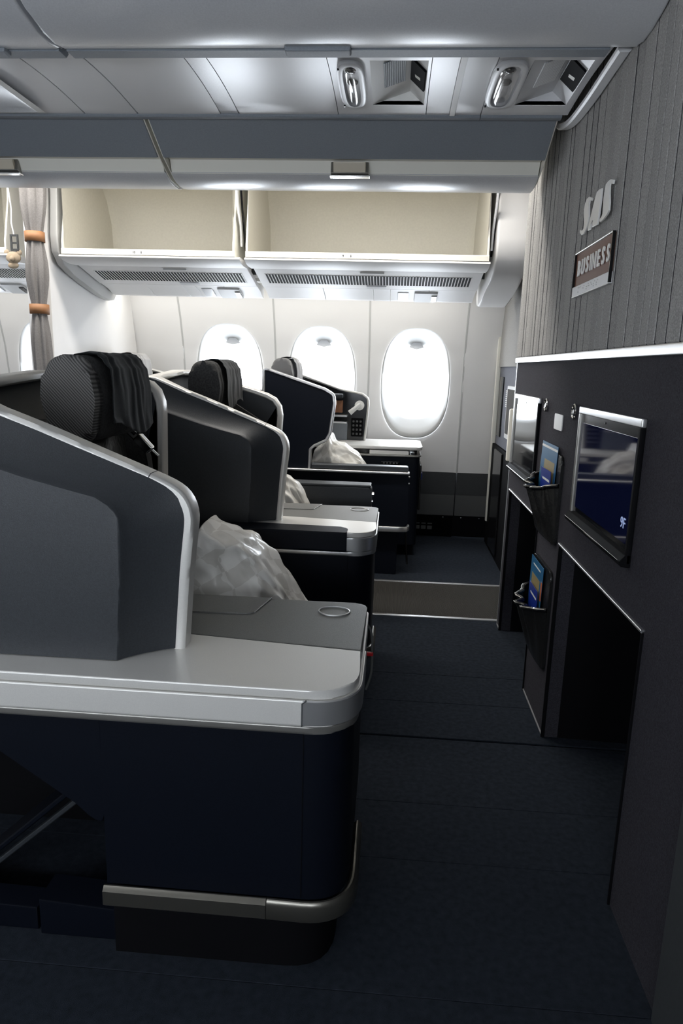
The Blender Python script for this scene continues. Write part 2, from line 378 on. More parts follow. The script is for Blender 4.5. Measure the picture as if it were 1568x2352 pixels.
def sidewall(name, wx, ywall, sgn, nm0, xlim, lab):
    w = B(); box(w, -4.0, 1.4, *sorted((ywall(0)+sgn*0.02, ywall(0)+sgn*0.05)), -0.06, 0.5)   # lower backing
    root = struct(name, w, 'black', lab)
    for i, cx in enumerate(wx):
        x0, x1 = cx-0.326, cx+0.326
        o = obj('side_panel', side_panel(cx, x0+0.002, x1-0.002, 0.485, 2.36, ywall), 'white', root, 60)
        obj('panel_joint', sweep(B(), [(x1, ywall(z)+sgn*0.001, z) for z in (0.485, 0.8, 1.1, 1.3, 1.5, 1.7, 1.9, 2.2, 2.36)], (1, 0, 0), 0.012, 0.006, 0.001), 'bezel', root)
        for j, (za, zb, mt) in enumerate(((0.325, 0.488, 'greyd'), (0.17, 0.323, 'greym'))):
            pr = [(ywall(za)-sgn*0.004*j, za), (ywall(zb)-sgn*0.004*j, zb), (ywall(zb)+sgn*0.02, zb), (ywall(za)+sgn*0.02, za)]
            obj('wainscot_panel', prism(B(), pr, 'x', x0+0.004, x1-0.004), mt, root)
        obj('skirting_panel', prism(B(), [(ywall(0.0), 0.0), (ywall(0.165), 0.165), (ywall(0.165)+sgn*0.02, 0.165), (ywall(0)+sgn*0.02, 0)], 'x', x0+0.004, x1-0.004), 'black', root)
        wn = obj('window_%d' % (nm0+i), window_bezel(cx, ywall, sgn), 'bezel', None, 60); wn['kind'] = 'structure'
        yp = ywall(1.1)+sgn*0.11
        g = B(); v = [g.verts.new((x, yp, z)) for x, z in sell(cx, 1.118, 0.184, 0.242, 48)]; g.faces.new(v)
        obj('pane', g, 'glass', wn, 0)
        if nm0 > 6 and i not in (0, 1, 2, 3, 4):
            sh_ = B(); v = [sh_.verts.new((x, yp-sgn*0.015, z)) for x, z in sell(cx, 1.118, 0.186, 0.245, 48)]; sh_.faces.new(v); solidify(obj('light_blocking_shade', sh_, 'white', wn, 0), 0.006)  # unseen blind added to hold back daylight from behind the camera
        hd = B(); yh = ywall(1.1)+sgn*0.085
        prism(hd, fillet([(cx-0.055, 1.352), (cx-0.022, 1.385), (cx+0.022, 1.385), (cx+0.055, 1.352), (cx, 1.338)], [.004, .012, .012, .004, .03]), 'y', *sorted((yh-sgn*0.012, yh+sgn*0.006)), 0.002)
        obj('shade_handle', hd, 'psu', wn)
    return root
wf = sidewall('wall_far', WINX, wall_y, 1, 1, None, 'white cabin sidewall with oval windows on the far side')
for xj in (-1.481, -2.133): obj('panel_joint', sweep(B(), [(xj, wall_y(z)+0.001, z) for z in (0.485, 0.8, 1.1, 1.3, 1.5, 1.7, 1.9, 2.2, 2.36)], (1, 0, 0), 0.012, 0.006, 0.001), 'bezel', wf)
obj('side_panel', grid(B(), lambda u, v: (-2.131+u*0.648, wall_y(0.485+v*1.87), 0.485+v*1.87), 2, 12), 'white', wf, 60)
obj('side_panel', grid(B(), lambda u, v: (0.477+u*0.9, wall_y(0.485+v*1.87), 0.485+v*1.87), 2, 12), 'white', wf, 60)
for j, (za, zb, mt) in enumerate(((0.325, 0.488, 'greyd'), (0.17, 0.323, 'greym'))):
    obj('wainscot_panel', prism(B(), [(wall_y(za)-0.004*j, za), (wall_y(zb)-0.004*j, zb), (wall_y(zb)+0.02, zb), (wall_y(za)+0.02, za)], 'x', 0.479, 1.3), mt, wf)
for r in range(2):                                          # floor-level air return grille
    for c in range(7): obj('grille_slot', box(B(), 0.02+c*0.045, 0.055+c*0.045, wall_y(0.08)-0.006, wall_y(0.08), 0.055+r*0.04, 0.082+r*0.04, 0.002, 1), 'greym', wf)
for x in (0.40, 0.53, 0.66): obj('stud', box(B(), x-.006, x+.006, wall_y(.15)-.008, wall_y(.15), 0.148, 0.158, 0.003), 'chrome', wf)
def near_y(z): return 4.08-wall_y(z)-0.02                    # the near side mirrors the far side
sidewall('wall_near', NWX, near_y, -1, 7, None, 'white cabin sidewall with oval windows behind the camera')
obj('side_panel', grid(B(), lambda u, v: (0.43+u*0.97, near_y(0.485+v*1.87), 0.485+v*1.87), 2, 12), 'white', bpy.data.objects['wall_near'], 60)
for nm, fy in (('wall_far', wall_y), ('wall_near', near_y)):
    obj('side_panel', grid(B(), lambda u, v: (-4.0+u*0.6, fy(0.485+v*1.87), 0.485+v*1.87), 2, 12), 'white', bpy.data.objects[nm], 60)

# ------------------------------------------------------------------ centre overhead bins (camera side)
NEAR_PROF = [(1.843, 1.957), (1.80, 1.950), (1.74, 1.950), (1.66, 1.962), (1.585, 1.992), (1.53, 2.035), (1.49, 2.10), (1.47, 2.20), (1.47, 2.34), (1.90, 2.34), (1.90, 1.99), (1.85, 1.966)]
def near_bin(x0, x1, label, latch):
    t = thing('overhead_bin', label, 'overhead bin', ((x0+x1)/2, 1.7, 1.95))
    obj('bin_door', prism(B(), NEAR_PROF, 'x', x0, x1, 0.006), 'bingrey', t, 50)
    obj('lower_rail', prism(B(), [(1.850, 1.955), (1.893, 1.956), (1.905, 1.968), (1.905, 1.995), (1.85, 1.995)], 'x', x0+0.004, x1-0.06 if x1 > 0 else x1-0.004, 0.003), 'bindark', t)
    if latch is not None:
        l = obj('latch', prism(B(), fillet([(latch-0.08, 1.945), (latch+0.08, 1.945), (latch+0.082, 1.976), (latch-0.082, 1.976)], 0.006, 3), 'y', 1.828, 1.862, 0.003), 'bindark', t)
        obj('latch_shadow_gap', box(B(), latch-0.081, latch+0.081, 1.822, 1.835, 1.975, 1.980), 'gloss', t)
near_bin(-0.856, 0.538, 'grey centre overhead bin nearest the camera, with a wide flush latch', -0.218)
near_bin(-2.6, -0.866, 'grey centre overhead bin at top left corner, latch cut by the frame', -1.08)

# ------------------------------------------------------------------ passenger service panels between the two rows of centre bins
def psu_z(y): return 1.990 + 0.012*math.sin(math.pi*min(1, max(0, (y-1.9)/0.52)))
def psu_plate(x0, x1, y0=1.91, y1=2.391, th=0.012, dz=0.0, n=10):
    p = [(y0+(y1-y0)*i/n, psu_z(y0+(y1-y0)*i/n)+dz) for i in range(n+1)]
    return p + [(a, b+th) for a, b in reversed(p)]
ps = thing('service_panel_rail', 'pale grey ceiling service panels running between the centre bins', 'service panel', (-0.8, 2.15, 1.99))
for x0, x1, mt, dz in ((-2.6, -1.42, 'psu', 0), (-1.416, -1.05, 'psu', 0), (-1.046, -0.872, 'psu', 0), (-0.868, -0.596, 'psu', 0), (-0.595, -0.537, 'bingrey', 0.002), (-0.533, -0.214, 'psu', 0), (0.066, 0.138, 'psu', 0), (0.139, 0.156, 'psuw', -0.004), (0.157, 0.236, 'psu', 0)):
    obj('service_panel', prism(B(), psu_plate(x0, x1, dz=dz), 'x', x0, x1, 0.0015), mt, ps)
obj('edge_rail', sweep(B(), [(-2.6, 2.408, 1.992), (0.236, 2.408, 1.992)], (0, 1, 0), 0.03, 0.014, 0.004), 'bindark', ps)
def service_unit(x0, x1, lx0, lx1, hx0, hx1, label, grille_dark):
    t = thing('reading_light_unit', label, 'reading light', ((x0+x1)/2, 2.15, 1.99))
    ha, hb = 2.015, 2.325                                   # hole of the speaker pan
    q = B()
    prism(q, psu_plate(x0, hx0), 'x', x0, hx0); prism(q, psu_plate(hx1, x1), 'x', hx1, x1)
    prism(q, psu_plate(hx0, hx1, 1.91, ha, n=3), 'x', hx0, hx1); prism(q, psu_plate(hx0, hx1, hb, 2.391, n=3), 'x', hx0, hx1)
    obj('unit_panel', q, 'psu', t)
    xm = hx0+(hx1-hx0)*0.72; zz = 1.998; zd = 2.036
    pan = B()
    lo = lambda a, b, c, d: loft(pan, [[a, b], [d, c]], False)
    lo((hx0, ha, zz), (xm, ha, zd), (xm, hb, zd), (hx0, hb, zz))          # sloping grille face
    lo((xm, ha, zd), (hx1, ha, zz), (hx1, hb, zz), (xm, hb, zd))          # face that carries the sign
    for yy in (ha, hb):
        v = [pan.verts.new(p) for p in ((hx0, yy, zz), (xm, yy, zd), (hx1, yy, zz))]; pan.faces.new(v)
    p = obj('speaker_pan', pan, 'psuw' if not grille_dark else 'psu', t, 0)
    for k in range(12):                                      # slots of the speaker grille
        u = 0.34+0.03*k*1.5; xx = hx0+(xm-hx0)*u; z = zz+(zd-zz)*u
        obj('grille_slot', box(B(), xx-0.0026, xx+0.0026, 2.06, 2.225, z-0.003, z+0.002, 0.0008, 1), 'bindark' if not grille_dark else 'bingrey', p)
    n = Vector((-(zd-zz), 0, -(hx1-xm))).normalized(); c = Vector(((xm+hx1)/2, 2.16, (zd+zz)/2)); up = Vector((hx1-xm, 0, zz-zd)).normalized()
    sg = B(); r = [c+up*a+Vector((0, b, 0)) for a, b in ((-.026, -.075), (.026, -.075), (.026, .06), (-.026, .06))]
    loft(sg, [[q_-n*0.0005 for q_ in r], [q_+n*0.006 for q_ in r]], True, True, True)
    s = obj('sign_display', sg, 'black', t, 0)
    gl = B(); r = [c+n*0.0066+up*a+Vector((0, b, 0)) for a, b in ((-.010, -.004), (.010, -.012), (.011, .006), (-.008, .012))]
    v = [gl.verts.new(q_) for q_ in r]; gl.faces.new(v); obj('sign_glyph', gl, 'creamrim', s, 0)
    if grille_dark: obj('edge_rail', sweep(B(), [(x0, 2.408, 1.992), (0.49, 2.408, 1.992)], (0, 1, 0), 0.03, 0.014, 0.004), 'bindark', t)
    # oval lamp with its lens
    cx, w = (lx0+lx1)/2, (lx1-lx0)/2; y0, y1 = 2.012, 2.322
    def stad(r, z, e=0.0): return [(cx+(w-r)*math.copysign(min(1, abs(math.cos(a))**0.75), math.cos(a)), (y0+y1)/2+((y1-y0)/2-r)*math.copysign(abs(math.sin(a))**0.45, math.sin(a)), z) for a in [2*math.pi*k/40 for k in range(40)]]
    fr = loft(B(), [stad(-0.004, 1.999), stad(-0.004, 1.989), stad(0.002, 1.986), stad(0.012, 1.986), stad(0.014, 1.992), stad(0.014, 2.03)])
    lf = obj('lamp_frame', fr, 'psu', t, 40)
    dish = loft(B(), [stad(0.014, 2.006), stad(0.024, 2.02), stad(0.03, 2.024)], True, False, True)
    obj('reflector', dish, 'lensd', lf, 40)
    for k, yy in enumerate((2.085, 2.165, 2.25)):
        b = B(); bmesh.ops.create_uvsphere(b, u_segments=12, v_segments=8, radius=0.018); bmesh.ops.transform(b, matrix=Matrix.Translation((cx, yy, 2.006)) @ Matrix.Diagonal((1, 1.3, 0.7, 1)), verts=b.verts)
        obj('lamp_bulb', b, ('lensd', 'greym', 'psu')[k], lf)
    ln = loft(B(), [stad(0.013, 1.990), stad(0.018, 1.984), stad(0.028, 1.981)], True, False, True)
    obj('lens', ln, 'lens', lf, 60)
    for yy in (2.04, 2.30): obj('screw', tube(B(), [(cx-w+0.004, yy, 1.988), (cx-w+0.004, yy, 1.983)], 0.003, 6), 'gloss', lf)
service_unit(-0.212, 0.064, -0.190, -0.120, -0.100, 0.056, 'reading light and white speaker recess in the middle of the ceiling panels', False)
service_unit(0.238, 0.506, 0.236, 0.322, 0.330, 0.484, 'reading light and grey speaker recess next to the wool bulkhead', True)
q = loft(B(), [[(-1.40, 2.05, 1.986), (-1.17, 2.05, 1.986), (-1.165, 2.36, 1.984), (-1.40, 2.36, 1.984)], [(-1.39, 2.07, 1.982), (-1.185, 2.07, 1.982), (-1.185, 2.345, 1.98), (-1.39, 2.345, 1.98)]], True, False, False)
sf = obj('speaker_frame', q, 'psuw', ps); obj('speaker_dish', loft(B(), [[(-1.39, 2.07, 1.982), (-1.185, 2.07, 1.982), (-1.185, 2.345, 1.98), (-1.39, 2.345, 1.98)], [(-1.37, 2.09, 1.988), (-1.21, 2.09, 1.988), (-1.21, 2.33, 1.988), (-1.37, 2.33, 1.988)]], True, False, True), 'bingrey', sf)
# white end trim against the bulkhead
et = tag(obj('end_trim', sweep(B(), spline([(0.522, 1.89, 1.975), (0.522, 2.02, 1.970), (0.522, 2.20, 1.965), (0.522, 2.38, 1.972), (0.522, 2.52, 2.0), (0.522, 2.60, 2.04)], 6), (1, 0, 0), 0.032, 0.02, 0.005), 'psu'), 'curved white end trim where ceiling panels meet the wool bulkhead', 'trim')

# ------------------------------------------------------------------ centre overhead bins (far side)
def far_bin(x0, x1, label, latch):
    t = thing('overhead_bin', label, 'overhead bin', ((x0+x1)/2, 2.7, 1.87))
    slope = [(2.423, 2.000), (2.583, 1.914), (2.592, 1.918), (2.605, 1.94), (2.605, 2.3), (2.423, 2.3)]
    obj('bin_panel', prism(B(), slope, 'x', x0, x1, 0.003), 'bindark', t, 40)
    obj('liner_strip', prism(B(), [(2.606, 1.925), (2.645, 1.925), (2.666, 1.884), (2.70, 1.89), (2.70, 2.2), (2.606, 2.2)], 'x', x0+0.004, x1-0.004), 'creamrim', t, 40)
    roll = [(2.662, 1.887), (2.685, 1.876), (2.72, 1.868), (2.77, 1.864), (2.82, 1.866), (2.87, 1.876), (2.91, 1.90), (2.94, 1.94), (2.955, 2.0), (2.955, 2.3), (2.71, 2.3), (2.71, 1.90)]
    obj('door_roll', prism(B(), roll, 'x', x0, x1, 0.004), 'bingrey', t, 50)
    for x in (x0-0.004, x1+0.0): obj('end_cap', prism(B(), [(2.44, 1.995), (2.58, 1.922), (2.66, 1.892), (2.72, 1.873), (2.82, 1.871), (2.90, 1.90), (2.945, 1.96), (2.945, 2.28), (2.44, 2.28)], 'x', x, x+0.004), 'creamrim', t)
    l = obj('latch', prism(B(), fillet([(2.644, 1.922), (2.655, 1.918), (2.672, 1.882), (2.66, 1.876), (2.635, 1.882)], 0.003, 2), 'x', latch-0.068, latch+0.068, 0.003), 'silverd', t)
    obj('latch_cover', prism(B(), fillet([(2.618, 1.916), (2.636, 1.918), (2.652, 1.886), (2.634, 1.884)], 0.004, 2), 'x', latch-0.058, latch+0.058, 0.003), 'latchb', l)
    obj('latch_lip', box(B(), latch-0.072, latch+0.072, 2.640, 2.672, 1.872, 1.877, 0.002), 'chrome', l)
far_bin(-0.852, 0.484, 'grey far centre bin with cream strip, latch above the open window bins', -0.19)
far_bin(-2.6, -0.872, 'grey far centre bin on the left, latch cut by the left edge', -1.49)

# ------------------------------------------------------------------ window-side overhead bins, open
BOT = [(3.597, 1.722), (3.64, 1.708), (3.70, 1.702), (3.79, 1.704), (3.815, 1.708)]
def win_bin(x0, x1, ix0, ix1, vx0, vx1, label, num, lx, tray=True):
    t = thing('overhead_bin', label, 'overhead bin', ((x0+x1)/2, 3.9, 1.62))
    prof = BOT + [(3.815, 1.735), (3.62, 1.735), (3.60, 1.73)]
    obj('front_lip', prism(B(), prof, 'x', x0, x1, 0.002), 'white', t, 50)
    obj('liner_rim', prism(B(), fillet([(3.605, 1.735), (3.605, 1.763), (3.625, 1.766), (3.64, 1.74), (3.64, 1.735)], [0, .006, .006, 0, 0], 3), 'x', ix0-0.012, ix1+0.012), 'creamrim', t, 40)
    # bucket: floor, back, ends as one curved liner
    bk = [(3.62, 1.745), (3.9, 1.742), (4.15, 1.748), (4.24, 1.765), (4.29, 1.80), (4.315, 1.86), (4.30, 2.0), (4.24, 2.12), (4.1, 2.2), (3.85, 2.24), (3.62, 2.25)]
    rings = []
    for x, s in ((ix0, 0.0), (ix0, 1.0), (ix0+0.035, 1.0), (ix1-0.035, 1.0), (ix1, 1.0)):
        rings.append([(x, p[0]-(0.05 if x in (ix0, ix1) and p[0] > 4.2 else 0), p[1]) for p in bk])
    bm = loft(B(), rings[1:], False)
    for x in (ix0, ix1):
        v = [bm.verts.new((x, p[0]-(0.05 if p[0] > 4.2 else 0), p[1])) for p in bk]; bm.faces.new(v)
    o = obj('bucket', bm, 'cream', t, 60)
    for x in (ix0-0.011, ix1+0.001):                         # front edges of the bucket's ends
        obj('end_wall', prism(B(), [(3.605, 1.735), (4.2, 1.735), (4.27, 1.8), (4.27, 2.25), (3.68, 2.25), (3.66, 2.0), (3.61, 1.80)], 'x', x, x+0.01, 0.002), 'creamrim', t)
    # vent strip with slots
    vt = obj('vent_panel', prism(B(), [(3.80, 1.712), (3.822, 1.704), (4.085, 1.645), (4.10, 1.648), (4.10, 1.67), (3.80, 1.735)], 'x', x0+0.006, x1-0.006, 0.002), 'white', t, 30)
    sl = (1.645-1.704)/(4.085-3.822)
    bl = B(); loft(bl, [[(vx0, 3.885, 1.6885), (vx1, 3.885, 1.6885)], [(vx0, 4.02, 1.6582), (vx1, 4.02, 1.6582)]], False)
    obj('vent_opening', bl, 'black', vt, 0)
    n = int(round((vx1-vx0)/0.0165)); me = None
    for k in range(n+1):
        x = vx0+(vx1-vx0)*k/n
        if me is None: me = mesh_of(loft(B(), [[(-.0022, 3.88, 1.6875), (.0022, 3.88, 1.6875), (.0022, 4.025, 1.6550), (-.0022, 4.025, 1.6550)], [(-.0022, 3.88, 1.692), (.0022, 3.88, 1.692), (.0022, 4.025, 1.6595), (-.0022, 4.025, 1.6595)]], True, True, True), 'slat', 0); me.materials.append(MT['white'])
        s = obj('vent_slat', me, None, vt); s.location.x += x
    if tray: obj('vent_clip', box(B(), lx+0.03, lx+0.16, 3.83, 3.85, 1.694, 1.703, 0.003), 'bezel', vt); obj('vent_latch', prism(B(), [(4.03, 1.651), (4.06, 1.6445), (4.06, 1.653), (4.03, 1.66)], 'x', lx+0.06, lx+0.17), 'bingrey', vt)
    # service strip under the bin
    x = x0+0.006; first = True
    lowp = [(4.102, 1.646), (4.20, 1.628), (4.27, 1.604), (4.30, 1.600), (4.315, 1.61), (4.315, 1.67), (4.102, 1.67)]
    cuts = [x0+0.006, x0+0.006+(x1-x0)*.28, x0+(x1-x0)*.52, x0+(x1-x0)*.60, x0+(x1-x0)*.78, x1-0.006]
    for a, b in zip(cuts, cuts[1:]): obj('service_panel', prism(B(), lowp, 'x', a+0.0012, b-0.0012, 0.001), 'white', t, 40)
    rx = x0+(x1-x0)*.66
    obj('reading_lamp', prism(B(), fillet([(4.15, 1.633), (4.26, 1.602), (4.262, 1.61), (4.155, 1.642)], 0.003, 2), 'x', rx-0.032, rx+0.032, 0.003), 'bingrey', t)
    obj('speaker_pan', prism(B(), [(4.14, 1.630), (4.27, 1.594), (4.27, 1.61), (4.14, 1.645)], 'x', rx+0.065, rx+0.20, 0.006), 'bezel', t)
    obj('sign_display', prism(B(), [(4.17, 1.617), (4.25, 1.595), (4.25, 1.60), (4.17, 1.622)], 'x', rx+0.165, rx+0.196, 0.001), 'gloss', t)
    # row label on the rim
    if num:
        pl = obj('row_label', box(B(), lx-0.068, lx+0.068, 3.6035, 3.605, 1.737, 1.758, 0.0006, 1), 'sign', t)
        obj('row_number', place_text(text_mesh(num, 0.016, 0.0004, 0.0003), (lx-0.045, 3.6030, 1.7475), (1, 0, 0), (0, 0, 1)), 'print_', pl, 0)
        pb = B(); tube(pb, [(lx-0.006, 3.603, 1.742), (lx-0.006, 3.603, 1.750)], 0.0022, 6); bmesh.ops.create_uvsphere(pb, u_segments=8, v_segments=6, radius=0.002, matrix=Matrix.Translation((lx-0.006, 3.603, 1.753)))
        obj('person_symbol', pb, 'print_', pl)
        for dx in (0.028, 0.050):
            b = B(); tube(b, [(lx+dx+0.006*math.cos(a), 3.603, 1.7475+0.004*math.sin(a)) for a in [2*math.pi*k/10 for k in range(11)]], 0.0007, 4); obj('pictogram', b, 'bingrey', pl)
    return t
win_bin(-0.782, 0.452, -0.765, 0.432, -0.728, 0.394, 'open cream overhead bin of row nine, right of the gap', '9', -0.235)
win_bin(-1.752, -0.806, -1.728, -0.845, -1.69, -0.86, 'open cream overhead bin of row ten, left of the gap', '10', -1.31)
win_bin(-3.3, -2.02, -3.28, -2.045, -3.2, -2.06, 'overhead bin behind the curtain at the left edge', '', -2.6, False)
# hinge arms in the gap between the bins and at the right end
for x, lab in ((-0.815, 'dark hinge arm in the gap between the two open bins'), (0.463, 'dark hinge arm at the right end of the row nine bin')):
    h = thing('hinge_arm', lab, 'hinge', (x, 3.7, 1.75))
    obj('arm', sweep(B(), [(x, 3.70, 1.80), (x, 3.68, 1.90), (x, 3.60, 1.99), (x, 3.55, 2.2)], (0, 1, 0), 0.03, 0.010, 0.002), 'bingrey', h)
    obj('damper', tube(B(), [(x+0.009, 3.76, 1.78), (x+0.009, 3.66, 2.0), (x+0.009, 3.6, 2.2)], 0.006, 8), 'gloss', h)
    obj('gap_backing', box(B(), x-0.012, x+0.012, 4.0, 4.02, 1.70, 2.25), 'greyd', h)
# fairing that closes the bins against the bulkhead
fp = [(3.66, 2.30), (3.645, 2.0), (3.62, 1.85), (3.63, 1.76), (3.69, 1.70), (3.80, 1.665), (3.98, 1.625), (4.15, 1.592), (4.27, 1.575), (4.34, 1.585), (4.38, 1.62), (4.38, 2.30)]
tag(obj('bin_fairing', prism(B(), fp, 'x', 0.478, 0.64, 0.012, 3), 'white', None, 50), 'smooth white end fairing closing the window bins beside the bulkhead', 'fairing')
fp2 = [(p[0]-0.01, p[1]-0.012) for p in fp]
tag(obj('bin_fairing', prism(B(), fp2, 'x', -1.80, -1.76, 0.008, 3), 'bezel', None, 50), 'curved white end fairing of the row ten bin beside the curtain', 'fairing')
# ------------------------------------------------------------------ light strip above the sidewall (the wash lamps shine from it)
ls_ = thing('light_strip', 'pale light channel hidden between window bins and sidewall', 'light strip', (-0.8, 4.47, 1.73))
obj('channel', box(B(), -1.8, 0.47, 4.42, 4.50, 1.712, 1.73, 0.003), 'bezel', ls_)

# ------------------------------------------------------------------ partition and curtain on the left
pt = B(); outl = [(3.62, 0.0), (3.62, 2.36), (4.5, 2.36), (4.62, 1.9), (4.74, 1.6), (4.82, 1.3), (4.86, 0.9), (4.88, 0.5), (4.9, 0.0)]
prism(pt, outl, 'x', -1.86, -1.815, 0.006)
wp = struct('wall_left', pt, 'white', 'white class partition beside the grey curtain')
obj('edge_post', box(B(), -1.935, -1.885, 3.60, 3.66, 0, 2.36, 0.01), 'psu', wp)
cu = thing('curtain', 'grey curtain gathered with two tan leather ties beside the white partition', 'curtain', (-1.82, 3.52, 0.2))
def curtain_fn(u, v):
    z = 0.25+v*2.05
    g = 1.0
    for zt, s in ((1.80, 0.14), (1.45, 0.14), (0.95, 0.2)): g = min(g, 0.62+0.38*min(1, abs(z-zt)/s))
    a = 2*math.pi*u
    rx = (0.052+0.012*math.sin(3*z+1))*g; ry = 0.05*g
    f = 1+0.16*math.sin(7*a+2.0*math.sin(2.2*z))+0.08*math.sin(11*a+z*3)
    cx = -1.82+0.012*math.sin(2.4*z+0.6)
    return (cx+rx*f*math.cos(a), 3.52+ry*f*math.sin(a), z)
obj('drape', grid(B(), curtain_fn, 90, 60), 'curtain', cu, 80)
for zt in (1.80, 1.45):
    cx = -1.82+0.012*math.sin(2.4*zt+0.6)
    bm = loft(B(), [[(cx+0.046*math.cos(a), 3.52+0.044*math.sin(a), zt+dz) for a in [2*math.pi*k/24 for k in range(24)]] for dz in (-0.024, 0.024)])
    solidify(obj('curtain_tie', bm, 'tan', cu), 0.005)
tg = thing('luggage_tag', 'small black framed luggage tag hanging left of the curtain', 'luggage tag', (-1.99, 3.62, 1.76))
fr = B()
for a, b, c, d in ((-.022, .022, .030, .04), (-.022, .022, -.04, -.030), (-.022, -.013, -.03, .03), (.013, .022, -.03, .03), (-.013, .013, -.006, .002)): box(fr, -1.985+a, -1.985+b, 3.60, 3.606, 1.785+c, 1.785+d)
obj('frame', fr, 'greyd', tg, 0); obj('strap', tube(B(), [(-1.985, 3.603, 1.825), (-1.995, 3.603, 1.88), (-1.99, 3.603, 1.95), (-2.0, 3.603, 2.05)], 0.004, 6), 'psu', tg)
br = thing('plush_charm', 'small beige plush bear hanging below the luggage tag', 'plush toy', (-2.0, 3.62, 1.70))
def ball(bm, c, r, sc=(1, 1, 1)):
    t = bmesh.new(); bmesh.ops.create_uvsphere(t, u_segments=14, v_segments=10, radius=r); bmesh.ops.transform(t, matrix=Matrix.Translation(c) @ Matrix.Diagonal((*sc, 1)), verts=t.verts); merge(bm, t); return bm
bb = B(); ball(bb, (-2.0, 3.61, 1.712), 0.036, (1.1, .6, .85)); ball(bb, (-2.034, 3.61, 1.738), 0.015, (1, .6, 1)); ball(bb, (-1.968, 3.61, 1.738), 0.015, (1, .6, 1)); ball(bb, (-1.995, 3.588, 1.704), 0.014); ball(bb, (-2.004, 3.612, 1.675), 0.022, (1.3, .6, .8))
obj('plush_body', bb, 'bear', br)

# ------------------------------------------------------------------ things on the bulkhead
def P(y, z, d=0.0): return (XB-d, y, z)
def yz(bm, y0, y1, z0, z1, d0, d1, bev=0.0): return box(bm, XB-d1, XB-d0, y0, y1, z0, z1, bev)
def monitor(yc, label, group, mat_s, txt=None):
    y0, y1, z0, z1 = yc-0.256, yc+0.256, 0.777, 1.110
    t = thing('seat_monitor', label, 'monitor', (XB, yc, z0))
    q = B(); yz(q, y0, y1, z1-0.020, z1, 0, 0.012, 0.003); obj('bezel_top', q, 'alu', t)
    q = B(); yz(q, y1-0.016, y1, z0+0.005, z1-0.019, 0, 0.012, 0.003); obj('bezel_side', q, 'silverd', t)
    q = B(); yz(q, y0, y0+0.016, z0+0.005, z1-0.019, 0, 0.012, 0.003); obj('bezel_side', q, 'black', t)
    q = B(); prism(q, fillet([(XB, z0-0.004), (XB-0.022, z0), (XB-0.026, z0+0.012), (XB-0.014, z0+0.026), (XB, z0+0.03)], 0.004, 2), 'y', y0, y1, 0.002); obj('lower_ledge', q, 'black', t)
    obj('ledge_highlight', sweep(B(), [(XB-0.0265, y0+0.01, z0+0.012), (XB-0.0265, y1-0.01, z0+0.012)], (0, 0, 1), 0.004, 0.002, 0.0005), 'chrome', t)
    q = B(); yz(q, y0+0.014, y1-0.014, z0+0.02, z1-0.018, 0, 0.005); s = obj('screen_surround', q, 'gloss', t, 0)
    q = B(); yz(q, y0+0.032, y1-0.022, z0+0.045, z1-0.045, 0.005, 0.0062); s2 = obj('screen', q, mat_s, t, 0)
    if txt: obj('seat_number', place_text(text_mesh(txt, 0.036, 0.0003, 0.0, sx=1.0), (XB-0.0068, y0+0.062, z0+0.088), (0, -1, 0), (0, 0, 1)), 'glyph', s2, 0)
    obj('camera_dot', tube(B(), [(XB-0.005, yc+0.02, z1-0.030), (XB-0.0065, yc+0.02, z1-0.030)], 0.003, 8), 'chrome', t)
monitor(1.784, 'seat monitor reading 9F, nearest on the dark bulkhead', None, 'screen', '9F')
monitor(2.862, 'seat monitor mirroring the bright window, at the far end of the dark bulkhead', None, 'screen2')
# far monitor across the aisle
t = thing('seat_monitor', 'narrow grey monitor edge on the partition across the aisle', 'monitor', (0.72, 4.3, 0.8))
obj('bezel', box(B(), 0.70, 0.72, 4.05, 4.34, 0.80, 1.12, 0.004), 'psu', t); obj('screen', box(B(), 0.699, 0.7005, 4.07, 4.32, 0.83, 1.10), 'screen2', t)
for k in range(6): pass
pl = thing('notice_label', 'small pale printed notice on the partition across the aisle', 'label', (0.72, 4.42, 1.0))
for k in range(9): obj('print_line', box(B(), 0.7185, 0.7195, 4.42, 4.50, 0.985+k*0.012, 0.991+k*0.012), 'sign', pl)
jk = []
for yc, lab in ((2.51, 'round chrome socket next to the far monitor'), (2.12, 'round chrome socket next to the 9F monitor')):
    t = thing('headphone_socket', lab, 'socket', (XB, yc, 1.09))
    rg = []
    for r, d in ((0.024, 0.0), (0.024, 0.006), (0.020, 0.009), (0.016, 0.006), (0.016, 0.003)): rg.append([(XB-d, yc+r*math.cos(a), 1.09+r*math.sin(a)) for a in [2*math.pi*k/24 for k in range(24)]])
    obj('ring', loft(B(), rg), 'chrome', t); obj('recess', tube(B(), [(XB, yc, 1.09), (XB-0.003, yc, 1.09)], 0.0165, 20), 'gloss', t)
    obj('pin', tube(B(), [(XB-0.002, yc, 1.09), (XB-0.008, yc, 1.09)], 0.0065, 12), 'chrome', t)
q = B(); prism(q, fillet([(2.263, 1.018), (2.372, 1.018), (2.372, 1.070), (2.263, 1.070)], 0.006, 3), 'x', XB-0.0035, XB, 0.001)
tag(obj('blank_plate', q, 'sign'), 'blank white square plate between the two round sockets', 'plate')
